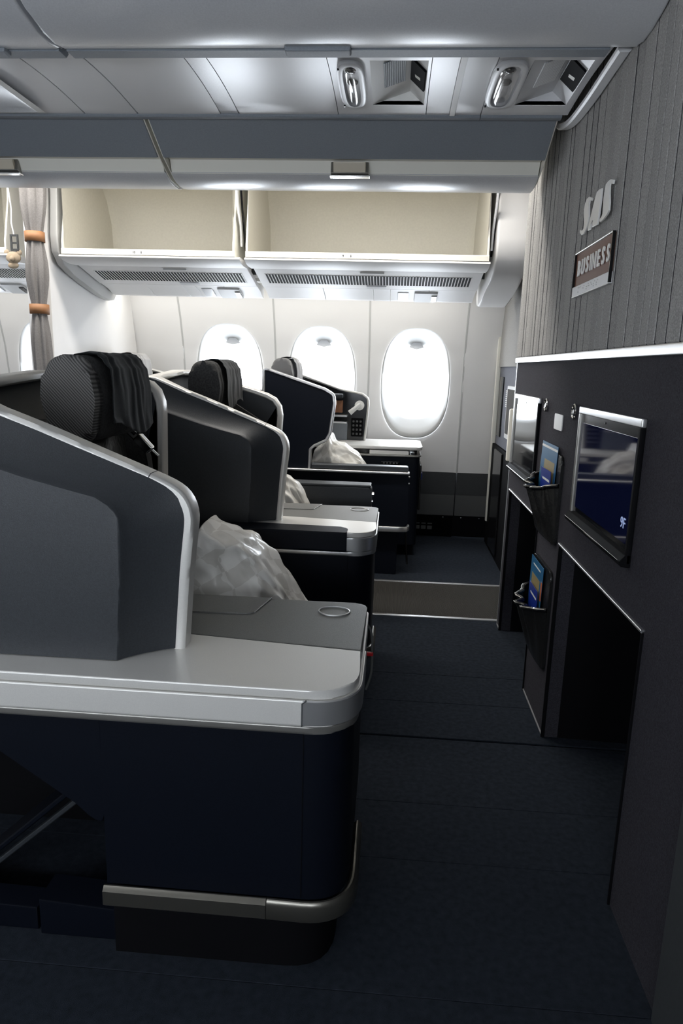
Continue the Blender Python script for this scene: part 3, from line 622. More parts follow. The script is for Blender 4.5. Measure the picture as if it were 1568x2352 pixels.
# literature pockets
def pocket(yc, zt, zb, ztop, label):
    t = thing('literature_pocket', label, 'pocket', (XB, yc, zb))
    y0, y1 = yc-0.158, yc+0.158
    q = B(); prism(q, fillet([(y0, zb), (y1, zb), (y1-0.01, ztop), (y0+0.0, ztop)], [.02, .03, .07, .03], 6), 'x', XB-0.010, XB, 0.003); obj('back_board', q, 'leather', t)
    def fn(u, v):
        yy = y0+0.008+u*(y1-y0-0.016); z = zb+0.006+v*(zt-0.05*math.sin(math.pi*u)*0.6-zb-0.01)
        bul = math.sin(math.pi*u)**0.6*(0.012+0.045*v**0.8)
        pl_ = 0.015*v**1.1*math.sin(u*math.pi*9+0.8*math.sin(5*v))
        return (XB-0.010-bul-pl_*math.sin(math.pi*u), yy, z)
    obj('pouch', grid(B(), fn, 60, 24), 'leather', t, 80)
    path = [fn(u/24, 1.0) for u in range(25)]; path = [(p[0]-0.001, p[1], p[2]) for p in path]
    obj('pouch_rim', tube(B(), path, 0.0075, 8), 'gloss', t)
    obj('rim_piping', tube(B(), [(p[0]-0.007, p[1], p[2]+0.003) for p in path], 0.002, 6), 'silverd', t)
    return fn
pocket(2.352, 0.852, 0.650, 0.945, 'black gathered leather pocket holding cards under the blank plate')
pocket(2.352, 0.432, 0.215, 0.56, 'lower black leather pocket near the floor between the footwells')
def card(y0, y1, z0, z1, x, tilt, mt, label, cat, prints):
    t = thing(cat[0], label, cat[1], (x, (y0+y1)/2, z0))
    def lay(a, b, c, d, dx, th):
        def X(z): return x-tilt*(z-z0)-dx
        return loft(B(), [[(X(c), a, c), (X(c), b, c), (X(d), b, d), (X(d), a, d)], [(X(c)-th, a, c), (X(c)-th, b, c), (X(d)-th, b, d), (X(d)-th, a, d)]], True, True, True)
    s = obj('sheet', lay(y0, y1, z0, z1, 0, 0.0012), mt, t, 0)
    for (a, b, c, d, m2) in prints: obj('printed_patch', lay(y0+(y1-y0)*a, y0+(y1-y0)*b, z0+(z1-z0)*c, z0+(z1-z0)*d, 0.0013, 0.0003), m2, s, 0)
card(2.245, 2.475, 0.71, 0.968, XB-0.018, -0.03, 'blue', 'tall teal safety card in the upper pocket', ('safety_card', 'card'), [(.1, .75, .5, .78, 'ochre'), (.0, 1, .93, .96, 'sign')])
card(2.255, 2.40, 0.735, 0.885, XB-0.022, 0.02, 'blue2', 'short royal blue leaflet in front of the teal card, upper pocket', ('leaflet', 'leaflet'), [(.1, .8, .75, .8, 'sign')])
card(2.270, 2.465, 0.29, 0.552, XB-0.018, -0.01, 'blue', 'tall teal safety card in the lower pocket', ('safety_card', 'card'), [(.2, .85, .5, .78, 'ochre'), (.0, .1, .55, .8, 'orange'), (.2, .8, .9, .92, 'sign')])
card(2.285, 2.42, 0.32, 0.465, XB-0.022, 0.03, 'blue2', 'short royal blue leaflet in the lower pocket', ('leaflet', 'leaflet'), [(.1, .8, .75, .8, 'sign')])
# plaque reading BUSINESS
t = thing('class_plaque', 'brown and silver plaque with raised word BUSINESS on the wool bulkhead', 'plaque', (XB-0.014, 2.04, 1.43))
PA, PB = 1.855, 2.220
q = B(); box(q, XB-0.020, XB-0.004, PA, PB, 1.428, 1.457, 0.001, 1); obj('braille_field', q, 'psu', t, 0)
obj('lower_edge', box(B(), XB-0.0215, XB-0.004, PA, PB, 1.4265, 1.4295, 0.001, 1), 'alu', t)
obj('upper_edge', box(B(), XB-0.022, XB-0.004, PA, PB, 1.551, 1.5545, 0.001, 1), 'alu', t)
obj('brown_field', box(B(), XB-0.0155, XB-0.004, PA+.002, PB-.002, 1.456, 1.552), 'copper', t, 0)
obj('side_edge', box(B(), XB-0.022, XB-0.014, PA-0.002, PA+0.001, 1.43, 1.5535), 'gloss', t, 0); obj('side_edge', box(B(), XB-0.022, XB-0.004, PB-0.002, PB+0.002, 1.456, 1.5535), 'gloss', t, 0)
wd = {'B': 1.0, 'U': 1.05, 'S': 1.0, 'I': 0.5, 'N': 1.08, 'E': 0.92}; tot = sum(wd[c] for c in 'BUSINESS'); acc = 0.0
for ch in 'BUSINESS':
    w = wd[ch]/tot*0.325; yy = 2.197-acc-w/2; acc += w
    obj('letter', place_text(text_mesh(ch, 0.061, 0.0015, 0.0012, sx=0.84), (XB-0.0185, yy-0.006, 1.5035), (0, -1, 0), (0, 0, 1)), 'letter', t, 30)
for k, col in enumerate(((1, 3, 4), (1,), (2, 4), (5, 6), (1, 2, 5), (1, 5), (2, 3, 4), (2, 3, 4))):
    for d in col:
        yy = 2.150-k*0.0265-(0.009 if d > 3 else 0); zz = 1.449-((d-1) % 3)*0.006
        obj('braille_dot', box(B(), XB-0.0215, XB-0.020, yy-0.0025, yy+0.0025, zz-0.0017, zz+0.0017, 0.0007, 1), 'alu', t)
# raised slanted initials above the plaque
t = thing('raised_lettering', 'raised white italic letters SAS above the brown plaque', 'lettering', (XB-0.012, 2.03, 1.6))
LET = ([(2.059, 1.678), (2.094, 1.689), (2.117, 1.689), (2.132, 1.68), (2.137, 1.664), (2.13, 1.644), (2.119, 1.622), (2.121, 1.61), (2.134, 1.606), (2.151, 1.61), (2.163, 1.616), (2.162, 1.606), (2.139, 1.595), (2.115, 1.595), (2.092, 1.606), (2.081, 1.619), (2.078, 1.636), (2.087, 1.656), (2.092, 1.668), (2.09, 1.678), (2.065, 1.672)],
       [(1.983, 1.682), (2.01, 1.684), (2.028, 1.683), (2.041, 1.667), (2.058, 1.642), (2.076, 1.619), (2.087, 1.596), (2.065, 1.594), (2.061, 1.609), (2.045, 1.616), (2.035, 1.613), (2.043, 1.596), (1.993, 1.594), (1.989, 1.604), (1.987, 1.62), (1.980, 1.659)],
       [(1.892, 1.677), (1.918, 1.685), (1.94, 1.686), (1.958, 1.683), (1.963, 1.669), (1.967, 1.65), (1.963, 1.627), (1.96, 1.611), (1.971, 1.605), (1.987, 1.603), (1.977, 1.594), (1.952, 1.596), (1.92, 1.602), (1.908, 1.609), (1.91, 1.629), (1.921, 1.653), (1.927, 1.671), (1.923, 1.678), (1.896, 1.668)])
for L_, dy_ in zip(LET, (0.011, 0.0, -0.011)): obj('letter', prism(B(), [(a+dy_, b) for a, b in L_], 'x', XB-0.026, XB-0.021, 0.0008, 1), 'letter', t, 30)

# ------------------------------------------------------------------ centre seats facing the bulkhead
from mathutils import noise as mnoise
T_OUT = [(-0.414, 0.632), (-0.401, 0.80), (-0.391, 0.89), (-0.390, 0.918), (-0.398, 0.944), (-0.415, 0.963), (-0.448, 0.980), (-0.509, 1.004), (-0.596, 1.038), (-0.682, 1.072), (-0.768, 1.103), (-0.84, 1.128), (-0.90, 1.146)]
BULGE = [(-0.510, 0.632), (-0.499, 0.80), (-0.496, 0.875), (-0.500, 0.915), (-0.514, 0.938), (-0.540, 0.954), (-0.60, 0.968), (-0.68, 0.988), (-0.76, 1.012), (-0.84, 1.036), (-0.90, 1.054)]
def v3(l, y): return [(p[0], y, p[1]) for p in l]
def headrest(t, x0, x1, y0, y1, z0, z1, cloth, side='twill', seed=0, core='fabric'):
    out = fillet([(x0+0.03, z0), (x1-0.012, z0), (x1+0.006, (z0+z1)/2), (x1-0.016, z1), (x0+0.012, z1-0.004), (x0, (z0+z1)/2)], [.03, .03, .1, .055, .06, .1], 6)
    h = obj('headrest', prism(B(), out, 'y', y0+0.03, y1, 0.03, 4), core, t, 60)
    obj('side_bolster', prism(B(), out, 'y', y0, y0+0.05, 0.024, 4), side, h, 60)
    c0, c1 = y0+0.085, y1-0.025
    def fn(u, v):
        pth = [(x0+0.035, z1-0.016), (x0+0.052, z1-0.004), (x0+0.085, z1+0.001), (x1-0.022, z1-0.002), (x1+0.004, z1-0.035), (x1+0.012, (z0+z1)/2+0.02), (x1+0.012, z0+0.06), (x1+0.016, z0+0.025+0.02*math.sin(5*v+seed))]
        s = u*(len(pth)-1); i = min(int(s), len(pth)-2); f = s-i; x = pth[i][0]*(1-f)+pth[i+1][0]*f; z = pth[i][1]*(1-f)+pth[i+1][1]*f
        w = mnoise.noise((v*7+seed, u*1.6, seed*1.7)); w2 = mnoise.noise((v*3+seed*2, u*2.2, 1.0)); r = (0.5+0.5*math.sin(v*19+7*w2+2.5*w+u*1.5))*(0.55+0.45*mnoise.noise((v*4, seed, u)))
        d = 0.004+0.009*r*min(1, u*2)
        fan = (v-0.5)*0.03*u
        return (x+d*(1 if u > 0.45 else 0.3), c0+(c1-c0)*v+fan+0.012*u*w, z+d*(0.8 if u < 0.5 else 0.1))
    solidify(obj('headrest_cover', grid(B(), fn, 50, 60), cloth, h, 80), 0.002)
    return h
def center_seat(dy, kind, label):
    t = thing('business_seat', label, 'airline seat', (-0.65, 1.6, 0))
    # ---- near wing of the privacy shell
    ts = resample(v3(T_OUT+[(-1.02, 1.168)], 0), 60); bs = resample(v3(BULGE+[(-1.02, 1.078)], 0), 60)
    rings = []
    for f, y in ((0, 1.279), (0.3, 1.264), (0.62, 1.242), (0.85, 1.222), (0.95, 1.211), (0.99, 1.205), (1.03, 1.202)):
        rings.append([(a.x+(b.x-a.x)*f, y, a.z+(b.z-a.z)*f if i else 0.632) for i, (a, b) in enumerate(zip(ts, bs))])
    bm = loft(B(), rings, False)
    v = [bm.verts.new(p) for p in rings[-1]] + [bm.verts.new((-1.02, 1.202, 0.632))]; bm.faces.new(v); bmesh.ops.triangulate(bm, faces=[f for f in bm.faces if len(f.verts) > 4])
    bmesh.ops.remove_doubles(bm, verts=bm.verts, dist=0.0002)
    sh = obj('shell_wing', bm, 'shell', t, 40)
    inner = T_OUT+[(-0.90, 0.55), (-0.42, 0.55)]
    obj('wing_lining', prism(B(), [(x-0.008, z-0.008) for x, z in inner], 'y', 1.279, 1.322), 'body', t)
    # ---- back of the shell and far wing
    yf = 2.20 if kind == 'A' else 2.03
    farw = [(-0.93, 1.150), (-0.81, 1.145), (-0.785, 1.138), (-0.765, 1.118), (-0.753, 1.085), (-0.750, 1.05), (-0.757, 0.632)] if kind == 'A' else [(-0.93, 1.155), (-0.86, 1.142), (-0.745, 1.112), (-0.66, 1.09), (-0.595, 1.070), (-0.560, 1.052), (-0.537, 1.020), (-0.531, 0.98), (-0.552, 0.632)]
    plan = spline([(-0.86, 1.300, 0), (-0.905, 1.325, 0), (-0.932, 1.40, 0), (-0.948, 1.55, 0), (-0.955, 1.80, 0), (-0.955, yf-0.14, 0), (-0.94, yf-0.04, 0), (-0.90, yf, 0)], 6)
    def tz(y): return 1.146+(0.022*min(1, max(0, (y-1.45)/0.35)))-(0.0 if kind == 'A' else 0.0)
    bk = loft(B(), [[(p.x, p.y, tz(p.y)-0.01) for p in plan], [(p.x, p.y, 0.30) for p in plan]], False)
    solidify(obj('shell_back', bk, 'shell', t, 60), 0.02)
    obj('rear_panel', box(B(), -1.03, -0.968, 1.21, yf, 0.30, 1.125, 0.02, 3), 'shell', t, 45)
    fpoly = [(x-0.008, z-0.008) for x, z in farw]+[(-0.93, 0.40), (farw[-1][0]-0.008, 0.40)]
    obj('far_wing', prism(B(), fpoly[:-1]+[(farw[-1][0]-0.008, 0.40)], 'y', yf-0.02, yf+0.02), 'shell', t, 30)
    obj('far_wing_pad', prism(B(), [(-0.90, 0.6), (-0.90, 1.09), (farw[2][0]-0.02, farw[2][1]-0.075), (farw[-3][0]-0.04, farw[-3][1]-0.10), (farw[-1][0]-0.04, 0.6)], 'y', yf-0.032, yf-0.02, 0.004), 'fabric', t)
    # ---- one continuous metal trim round the top edge
    nearp = [(x, 1.30, z-0.010) for x, z in T_OUT[:-2]]
    path = resample(spline(nearp, 5), 70)
    sd = [(0, 1, 0)]*len(path)
    backp = [(p.x, p.y, tz(p.y)-0.010) for p in plan[2:]]
    bs_ = []
    for i in range(len(backp)):
        a = Vector(backp[max(i-1, 0)]); b = Vector(backp[min(i+1, len(backp)-1)]); T = b-a; bs_.append((T.y, -T.x, 0) if True else 0)
    full = path+[Vector(p) for p in backp]+[Vector((x, yf, z-0.010)) for x, z in farw[1:]]
    sides = [(0, 1, 0)]*len(path)+[(-b[0], -b[1], 0) for b in bs_]+[(0, -1, 0)]*(len(farw)-1)
    # consistent width direction along the loop
    prev = Vector((0, 1, 0)); fixed = []
    for s in sides:
        s = Vector(s).normalized()
        if s.dot(prev) < 0: s = -s
        fixed.append(s); prev = s
    obj('shell_trim', sweep(B(), full, fixed, 0.050, 0.024, 0.006), 'silver', t, 45)
    jn = 38; ja = full[jn]; jb = full[jn+1]; jb = ja+(jb-ja).normalized()*0.0018
    obj('trim_joint', sweep(B(), [ja, jb], fixed[jn], 0.0506, 0.0246, 0.006), 'greyd', t)
    # ---- side console
    edge = fillet([(-1.35, 1.13), (-0.037, 1.125), (-0.037, 1.617), (-1.35, 1.605)], [0, .098, .03, 0], 10)
    def inset(d): return fillet([(-1.35, 1.13+d), (-0.037-d, 1.125+d), (-0.037-d, 1.617-d), (-1.35, 1.605-d)], [0, max(.098-d, .01), .03, 0], 10)
    silv = fillet([(-1.35, 1.134), (-0.041, 1.129), (-0.041, 1.3195), (-1.35, 1.462)], [0, .095, 0, 0], 10)
    obj('console_top', prism(B(), silv, 'z', 0.612, 0.630, 0.004), 'silver', t, 40)
    dark = fillet([(-1.35, 1.4645), (-0.041, 1.3215), (-0.041, 1.613), (-1.35, 1.601)], [0, 0, .03, 0], 6)
    obj('console_tray', prism(B(), dark, 'z', 0.606, 0.629, 0.004), 'topdark', t, 40)
    flap = fillet([(-0.283, 1.612), (-0.305, 1.503), (-0.318, 1.4965), (-0.75, 1.470), (-0.75, 1.605)], [.004, .012, .01, 0, 0], 3)
    obj('tray_flap', prism(B(), flap, 'z', 0.628, 0.6318, 0.001), 'topdark', t, 40)
    obj('flap_edge', sweep(B(), [(-0.281, 1.612, 0.631), (-0.303, 1.505, 0.631)], (0, 0, 1), 0.003, 0.002, 0.0005), 'alu', t)
    ring = [(-0.118+0.0365*math.cos(a), 1.5425+0.0305*math.sin(a), 0.630) for a in [2*math.pi*k/40 for k in range(41)]]
    obj('cup_ring', tube(B(), ring, 0.0022, 6, False), 'alu', t)
    band = inset(0.001)
    if kind == 'A':
        obj('console_band', prism(B(), inset(0.0), 'z', 0.560, 0.611, 0.004), 'silver', t, 40)
        cov = [(-0.1385, 1.1245)]+[(p[0]+0.001, p[1]-0.001) for p in edge[2:12]]+[(-0.0355, 1.36)]
        cvp = [Vector((x, y, 0.5875)) for x, y in cov]
        obj('corner_cover', sweep(B(), cvp, (0, 0, 1), 0.049, 0.006, 0.002), 'alu', t, 40)
        obj('cover_joint', sweep(B(), [(-0.1395, 1.1225, 0.562), (-0.1395, 1.1225, 0.606), (-0.132, 1.1222, 0.613)], (1, 0, 0), 0.0022, 0.004, 0.0005), 'greyd', t)
    else:
        obj('console_band', prism(B(), inset(0.0), 'z', 0.560, 0.611, 0.004), 'alu', t, 40)
        pad = [(-1.3, 1.118), (-0.142, 1.113), (-0.142, 1.20), (-1.3, 1.25)]
        obj('armrest_pad', prism(B(), fillet(pad, [0, .004, .03, 0], 4), 'z', 0.563, 0.6335, 0.006, 3), 'body', t, 40)
    obj('console_lip', prism(B(), inset(0.002), 'z', 0.544, 0.559, 0.004), 'silverd' if kind == 'A' else 'alu', t, 40)
    # ---- console body: side panel with its slanted cut-out, aisle end, base
    body = B()
    prism(body, fillet([(-0.525, 1.140), (-0.047, 1.137), (-0.047, 1.60), (-0.525, 1.60)], [0, .09, .03, 0], 10), 'z', 0.185, 0.546)
    obj('console_body', body, 'body', t, 40)
    slant = fillet([(-0.86, 0.546), (-0.72, 0.456), (-0.583, 0.360), (-0.524, 0.305), (-0.524, 0.546)], [0, 0, .02, .06, 0], 5)
    obj('slanted_side', prism(B(), slant, 'y', 1.140, 1.165, 0.002), 'body', t)
    obj('inner_side', box(B(), -1.3, -0.525, 1.56, 1.60, 0.0, 0.546), 'black', t)
    obj('panel_joint', box(B(), -0.1385, -0.137, 1.1355, 1.139, 0.19, 0.545), 'black', t)
    obj('base', prism(B(), fillet([(-0.525, 1.165), (-0.075, 1.165), (-0.075, 1.58), (-0.525, 1.58)], [0, .1, .02, 0], 6), 'z', 0.0, 0.186), 'black', t, 40)
    cor = fillet([(-0.528, 1.132), (-0.039, 1.129), (-0.039, 1.385), (-0.3, 1.385)], [0, .095, 0, 0], 10)
    bp = [Vector((x, y, 0.164)) for x, y in cor[:13]]
    mid = Vector((-0.204, 1.131, 0.164)); bp1 = [bp[0], (bp[0]+mid)/2, mid]
    obj('bumper', sweep(B(), bp1, (0, 0, 1), 0.046, 0.020, 0.008), 'bump', t, 45)
    obj('bumper', sweep(B(), [mid+Vector((0.0015, 0, 0))]+bp[1:12]+[Vector((-0.039, 1.36, 0.164)), Vector((-0.039, 1.385, 0.164))], (0, 0, 1), 0.046, 0.020, 0.008), 'bump', t, 45)
    # grab loop and call button on the aisle end of the console
    if kind == 'A': obj('end_rail', tube(B(), spline([(-0.036, 1.54, 0.60), (-0.026, 1.55, 0.57), (-0.024, 1.55, 0.48), (-0.036, 1.55, 0.43)], 5), 0.003, 6), 'greym', t)
    if kind == 'A': obj('red_button', box(B(), -0.040, -0.021, 1.545, 1.552, 0.519, 0.529, 0.002), 'red', t)
    # ---- the seat itself
    back = [(-0.93, 0.42), (-0.79, 0.42), (-0.80, 0.7), (-0.815, 1.0), (-0.84, 1.02), (-0.92, 1.02)]
    obj('backrest', prism(B(), back, 'y', 1.56, 2.06 if kind == 'A' else 1.98, 0.025, 3), 'leather', t, 60)
    obj('seat_cushion', prism(B(), fillet([(-0.86, 0.38), (-0.26, 0.36), (-0.26, 0.46), (-0.86, 0.45)], [.02, .03, .03, .02], 4), 'y', 1.63, 2.16 if kind == 'A' else 2.0, 0.02, 3), 'fabric', t, 60)
    obj('seat_base', box(B(), -0.9, -0.3, 1.64, 2.14 if kind == 'A' else 2.0, 0.0, 0.365, 0.01), 'black', t)
    headrest(t, -0.855, -0.722, 1.62, 1.985, 1.0, 1.215, 'cloth', 'twill' if kind == 'A' else 'fabric', 1.3 if kind == 'A' else 4.1)
    if kind == 'A':
        st = obj('shoulder_belt', sweep(B(), spline([(-0.80, 1.97, 1.02), (-0.775, 2.0, 0.985), (-0.745, 2.03, 0.94), (-0.74, 2.05, 0.86), (-0.745, 2.06, 0.80)], 5), (0, 1, 0), 0.04, 0.004, 0.001), 'cloth', t)
        bk2 = B(); box(bk2, -0.015, 0.015, -0.016, 0.016, -0.03, 0.03, 0.006); bmesh.ops.transform(bk2, matrix=Matrix.Translation((-0.735, 1.985, 0.962)) @ Matrix.Rotation(-0.75, 4, 'Y'), verts=bk2.verts)
        obj('belt_buckle', bk2, 'chrome', st); obj('buckle_tongue', tube(B(), [(-0.715, 1.99, 0.945), (-0.695, 1.995, 0.925)], 0.005, 6), 'chrome', st); obj('buckle_tongue', tube(B(), [(-0.760, 1.985, 0.990), (-0.775, 1.98, 1.005)], 0.007, 6), 'chrome', st)
        # footwell of the row behind, seen through the slanted cut-out
        obj('footrest_rail', sweep(B(), [(-0.585, 1.30, 0.36), (-0.98, 1.30, -0.0)], (0, 1, 0), 0.10, 0.012, 0.003), 'body', t)
        obj('footrest_rail', sweep(B(), [(-0.575, 1.26, 0.335), (-0.95, 1.26, -0.0)], (0, 1, 0), 0.02, 0.01, 0.002), 'shell', t)
        obj('floor_fitting', prism(B(), [(-0.70, 0.0), (-0.70, 0.085), (-0.53, 0.075), (-0.53, 0.0)], 'y', 1.19, 1.27, 0.004), 'body', t)
        obj('floor_fitting', prism(B(), [(-0.95, 0.0), (-0.95, 0.06), (-0.71, 0.055), (-0.71, 0.0)], 'y', 1.20, 1.26, 0.004), 'body', t)
        # side storage inside the shell left of the headrest
        obj('side_shelf', box(B(), -0.93, -0.86, 1.62, 1.75, 1.03, 1.045, 0.003), 'silverd', t); obj('shelf_panel', box(B(), -0.94, -0.93, 1.6, 1.78, 0.98, 1.03), 'wood', t)
    else:
        obj('aisle_armrest', prism(B(), fillet([(-0.52, 0.40), (-0.08, 0.40), (-0.08, 0.655), (-0.52, 0.655)], [0, .01, .018, 0], 4), 'y', 1.945, 2.03, 0.01, 3), 'shell', t, 50)
        obj('armrest_cap', box(B(), -0.50, -0.085, 1.94, 2.035, 0.652, 0.664, 0.005), 'shell', t)
        obj('armrest_latch', tube(B(), [(-0.082, 1.96, 0.62), (-0.070, 1.96, 0.62)], 0.010, 10), 'chrome', t); obj('armrest_latch', tube(B(), [(-0.082, 1.96, 0.585), (-0.074, 1.96, 0.585)], 0.006, 10), 'chrome', t)
    t.location.y += dy
    return t
center_seat(0.0, 'A', 'charcoal business seat with silver trim nearest the camera, silver console band')
center_seat(1.215, 'B', 'charcoal business seat in the middle, black pad along its console edge')

# ------------------------------------------------------------------ window seats beyond the aisle
def window_seat(label):
    t = thing('business_seat', label, 'airline seat', (-0.3, 4.2, 0))
    out = [(-0.735, 0.62), (-0.735, 1.183), (-0.70, 1.175), (-0.388, 1.077), (-0.337, 1.048), (-0.330, 1.00), (-0.352, 0.83), (-0.372, 0.79), (-0.44, 0.757), (-0.463, 0.735), (-0.467, 0.62)]
    o2 = fillet(out, [0, .02, .01, .06, .03, .04, .04, .03, .02, .02, 0], 5)
    obj('near_wing', prism(B(), o2, 'y', 3.90, 3.945), 'body', t, 30)
    tp = [(x, 3.918, z) for x, z in fillet([(-0.735, 0.62)]+out[1:-1]+[(-0.467, 0.62)], [0, .02, .01, .06, .03, .04, .04, .03, .02, .02, 0], 5)]
    obj('wing_trim', sweep(B(), tp, (0, 1, 0), 0.05, 0.016, 0.004), 'alu', t, 45)
    obj('lower_side', prism(B(), fillet([(-0.80, 0.30), (0.118, 0.30), (0.108, 0.615), (-0.80, 0.615)], [0, .03, .01, 0], 4), 'y', 3.90, 3.96, 0.004), 'body', t, 40)
    obj('side_line', sweep(B(), [(-0.80, 3.898, 0.618), (0.112, 3.898, 0.618)], (0, 1, 0), 0.05, 0.012, 0.003), 'alu', t, 45)
    obj('armrest_pad', prism(B(), fillet([(-0.455, 0.626), (0.108, 0.626), (0.108, 0.652), (-0.455, 0.652)], [0, .008, .012, 0], 4), 'y', 3.895, 3.97, 0.006), 'shell', t, 45)
    obj('panel_joint', box(B(), -0.462, -0.459, 3.896, 3.90, 0.31, 0.61), 'black', t)
    obj('bumper', sweep(B(), [(-0.80, 3.895, 0.285), (0.06, 3.895, 0.285), (0.105, 3.905, 0.285), (0.118, 3.94, 0.285), (0.118, 3.97, 0.285)], (0, 0, 1), 0.03, 0.02, 0.004), 'alu', t, 45)
    obj('base', box(B(), -0.80, 0.06, 3.93, 4.30, 0.0, 0.285, 0.004), 'body', t)
    obj('front_leg', sweep(B(), [(0.105, 3.96, 0.30), (0.125, 3.97, 0.06)], (0, 1, 0), 0.03, 0.012, 0.003), 'gloss', t)
    for z in (0.59, 0.55): obj('stud', tube(B(), [(0.108, 3.93, z), (0.117, 3.93, z)], 0.006, 8), 'chrome', t)
    obj('seat_cushion', box(B(), -0.66, -0.05, 3.98, 4.32, 0.36, 0.46, 0.02, 3), 'fabric', t, 60)
    obj('backrest', prism(B(), [(-0.78, 0.42), (-0.66, 0.42), (-0.68, 1.0), (-0.72, 1.06), (-0.78, 1.06)], 'y', 4.0, 4.6, 0.02), 'leather', t, 50)
    headrest(t, -0.742, -0.612, 4.15, 4.50, 1.04, 1.250, 'lightcloth', 'lightcloth', 2.2, 'lightcloth')
    # wall-side console
    ct = fillet([(-0.66, 4.33), (0.200, 4.33), (0.200, 4.78), (-0.66, 4.78)], [0, .05, .03, 0], 6)
    obj('console_top', prism(B(), ct, 'z', 0.700, 0.720, 0.005), 'silver', t, 40)
    obj('console_body', prism(B(), fillet([(-0.66, 4.345), (0.188, 4.345), (0.188, 4.77), (-0.66, 4.77)], [0, .04, .03, 0], 6), 'z', 0.08, 0.655), 'body', t, 40)
    obj('console_rail', prism(B(), fillet([(-0.66, 4.335), (0.196, 4.335), (0.196, 4.775), (-0.66, 4.775)], [0, .05, .03, 0], 6), 'z', 0.655, 0.667, 0.003), 'silverd', t, 40)
    obj('console_recess', prism(B(), fillet([(-0.66, 4.37), (0.17, 4.37), (0.17, 4.76), (-0.66, 4.76)], [0, .03, .03, 0], 6), 'z', 0.667, 0.70), 'gloss', t, 40)
    d = obj('tray_drawer', box(B(), -0.135, 0.115, 4.336, 4.40, 0.668, 0.694, 0.003), 'psuw', t); obj('drawer_hinge', box(B(), 0.118, 0.15, 4.338, 4.38, 0.668, 0.692, 0.004), 'chrome', t)
    pn = obj('switch_panel', box(B(), -0.06, 0.06, 4.340, 4.346, 0.60, 0.625, 0.004), 'gloss', t)
    for k in range(5): obj('switch', box(B(), -0.047+k*0.021, -0.035+k*0.021, 4.337, 4.341, 0.608, 0.617, 0.002), 'greym', pn)
    obj('pocket_flap', box(B(), 0.188, 0.205, 4.40, 4.62, 0.30, 0.60, 0.01), 'leather', t); obj('pocket_card', box(B(), 0.192, 0.21, 4.42, 4.56, 0.50, 0.545, 0.002), 'blue2', t)
    # window-side wing with lamp and handset
    fo = [(-0.64, 0.72), (-0.64, 1.145), (-0.60, 1.137), (-0.36, 1.057), (-0.205, 1.030), (-0.166, 1.00), (-0.164, 0.95), (-0.182, 0.72)]
    obj('far_wing', prism(B(), fillet(fo, [0, .02, .02, .03, .03, .03, .03, 0], 4), 'y', 4.64, 4.70), 'gloss', t, 30)
    obj('wing_trim', sweep(B(), [(x, 4.67, z) for x, z in fillet([(-0.66, 1.15)]+fo[2:]+[(-0.182, 0.72)], [0, .02, .03, .03, .03, .03, 0, 0], 4)][:-1], (0, 1, 0), 0.07, 0.014, 0.004), 'silver', t, 45)
    obj('far_wing_top', box(B(), -0.64, -0.33, 4.55, 4.64, 1.00, 1.03, 0.008), 'shell', t)
    obj('wood_panel', box(B(), -0.46, -0.335, 4.60, 4.64, 0.905, 0.985, 0.002), 'wood', t)
    for z in (0.885, 0.842): obj('shelf', box(B(), -0.52, -0.30, 4.56, 4.64, z-0.006, z+0.006, 0.002), 'alu', t)
    obj('shelf_back', box(B(), -0.50, -0.30, 4.62, 4.64, 0.72, 0.84), 'bindark', t)
    lp_ = obj('reading_lamp', tube(B(), [(-0.222, 4.638, 0.955), (-0.222, 4.61, 0.955)], 0.032, 20), 'psuw', t)
    obj('lamp_head', tube(B(), [(-0.215, 4.60, 0.965), (-0.285, 4.59, 0.905)], [0.012, 0.018], 12), 'sign', lp_)
    hs = obj('handset', box(B(), -0.275, -0.195, 4.630, 4.641, 0.745, 0.87, 0.006), 'black', t)
    for r in range(4):
        for c in range(3): obj('key', box(B(), -0.266+c*0.024, -0.252+c*0.024, 4.627, 4.631, 0.757+r*0.028, 0.771+r*0.028, 0.003, 1), 'greym', hs)
    return t
wsA = window_seat('black window seat beyond the aisle with lamp, handset and pale headrest cover')
wsB = copy_tree(wsA); wsB.location.x -= 1.0; wsB['label'] = 'pale headrest of the window seat partly hidden behind the nearest headrest'

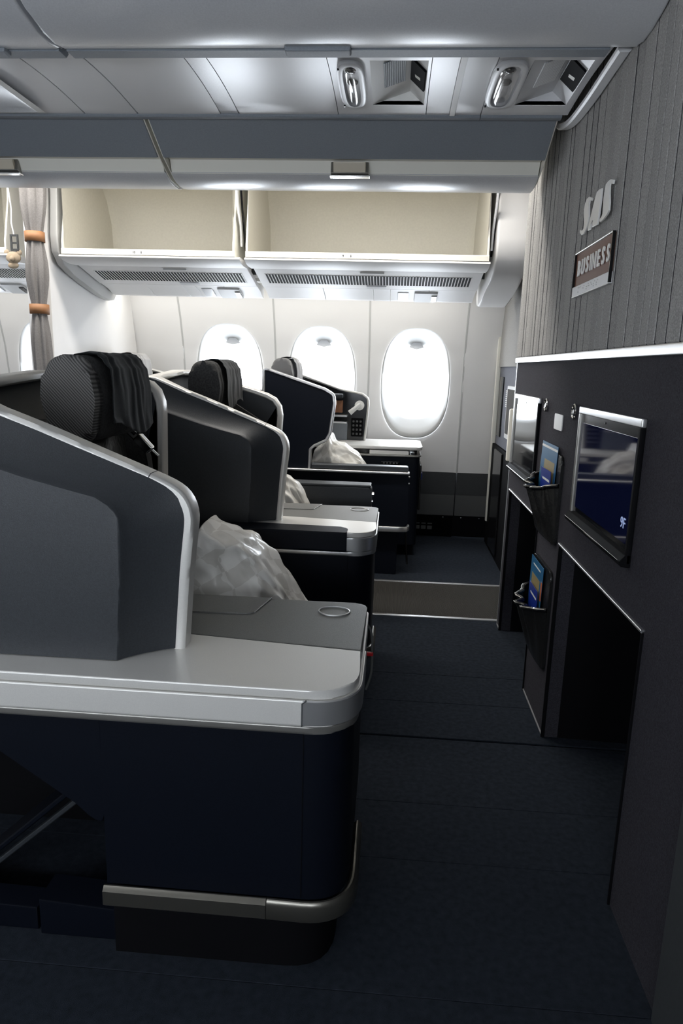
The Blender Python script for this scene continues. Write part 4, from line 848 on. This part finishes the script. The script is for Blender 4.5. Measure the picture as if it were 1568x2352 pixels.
# ------------------------------------------------------------------ wrapped bedding on the seats
def bag(name, label, cat, prof, yc, hw, zb, seed, mt='bed', amp=0.026):
    """soft bag: prof is the (x, top z) silhouette along x, hw half depth, zb the surface it lies on"""
    top = resample([(x, 0, z) for x, z in prof], 60)
    def fn(u, v):
        p = top[min(59, int(u*59+0.5))]; h = max(0.004, p.z-zb); a = math.pi*(v*1.0)
        e = 0.62
        cy = math.copysign(abs(math.cos(a))**e, math.cos(a)); cz = abs(math.sin(a))**e
        w = hw*(0.55+0.45*math.sin(math.pi*min(1, max(0, u*0.92+0.04))))
        q = Vector((p.x*9+seed, cy*3.1, cz*3.7+seed)); n = mnoise.noise(q)+0.6*mnoise.noise(q*2.3)+0.35*mnoise.noise(q*5.1)
        fold = abs(mnoise.noise(Vector((p.x*5+cz*3+seed, cy*2, seed))))
        d = amp*n-amp*1.3*fold
        k = min(1, h/0.08)
        return (p.x+d*0.5*k, yc+w*cy+d*k*math.copysign(1, cy), zb+h*cz*(1.0)+d*0.7*k*cz)
    o = obj(name, grid(B(), fn, 60, 40), mt, None, 80)
    md = o.modifiers.new('smooth', 'SUBSURF'); md.levels = 1; md.render_levels = 1
    return tag(o, label, cat)
bag('bedding_bag', 'wrapped checked bedding bag on the nearest seat behind its console', 'bedding', [(-0.60, 0.47), (-0.585, 0.62), (-0.545, 0.72), (-0.520, 0.768), (-0.50, 0.752), (-0.46, 0.735), (-0.41, 0.705), (-0.345, 0.640), (-0.295, 0.57), (-0.255, 0.50), (-0.23, 0.465)], 1.93, 0.20, 0.462, 1.0)
bag('bedding_bag', 'smaller wrapped blanket behind the tip of the checked bedding bag', 'bedding', [(-0.775, 0.47), (-0.76, 0.62), (-0.72, 0.72), (-0.66, 0.735), (-0.63, 0.69), (-0.615, 0.6), (-0.605, 0.47)], 1.98, 0.12, 0.462, 3.3)
bag('bedding_bag', 'wrapped white bedding bag on the middle seat beside its far armrest', 'bedding', [(-0.74, 0.47), (-0.70, 0.66), (-0.62, 0.76), (-0.53, 0.775), (-0.46, 0.735), (-0.42, 0.69), (-0.38, 0.62), (-0.34, 0.55), (-0.31, 0.47)], 3.01, 0.12, 0.464, 5.0)
bag('bedding_bag', 'wrapped white bedding bag on the window seat below the handset', 'bedding', [(-0.52, 0.47), (-0.49, 0.64), (-0.455, 0.72), (-0.41, 0.75), (-0.365, 0.815), (-0.345, 0.765), (-0.28, 0.745), (-0.20, 0.70), (-0.14, 0.63), (-0.09, 0.50), (-0.07, 0.465)], 4.14, 0.16, 0.462, 8.0)
cl = B(); tube(cl, spline([(-0.555, 1.86, 0.745), (-0.548, 1.84, 0.715), (-0.55, 1.83, 0.69)], 4), 0.011, 10)
tag(obj('strap_clip', cl, 'gloss'), 'black clip strap between the two wrapped bags on the nearest seat', 'clip')
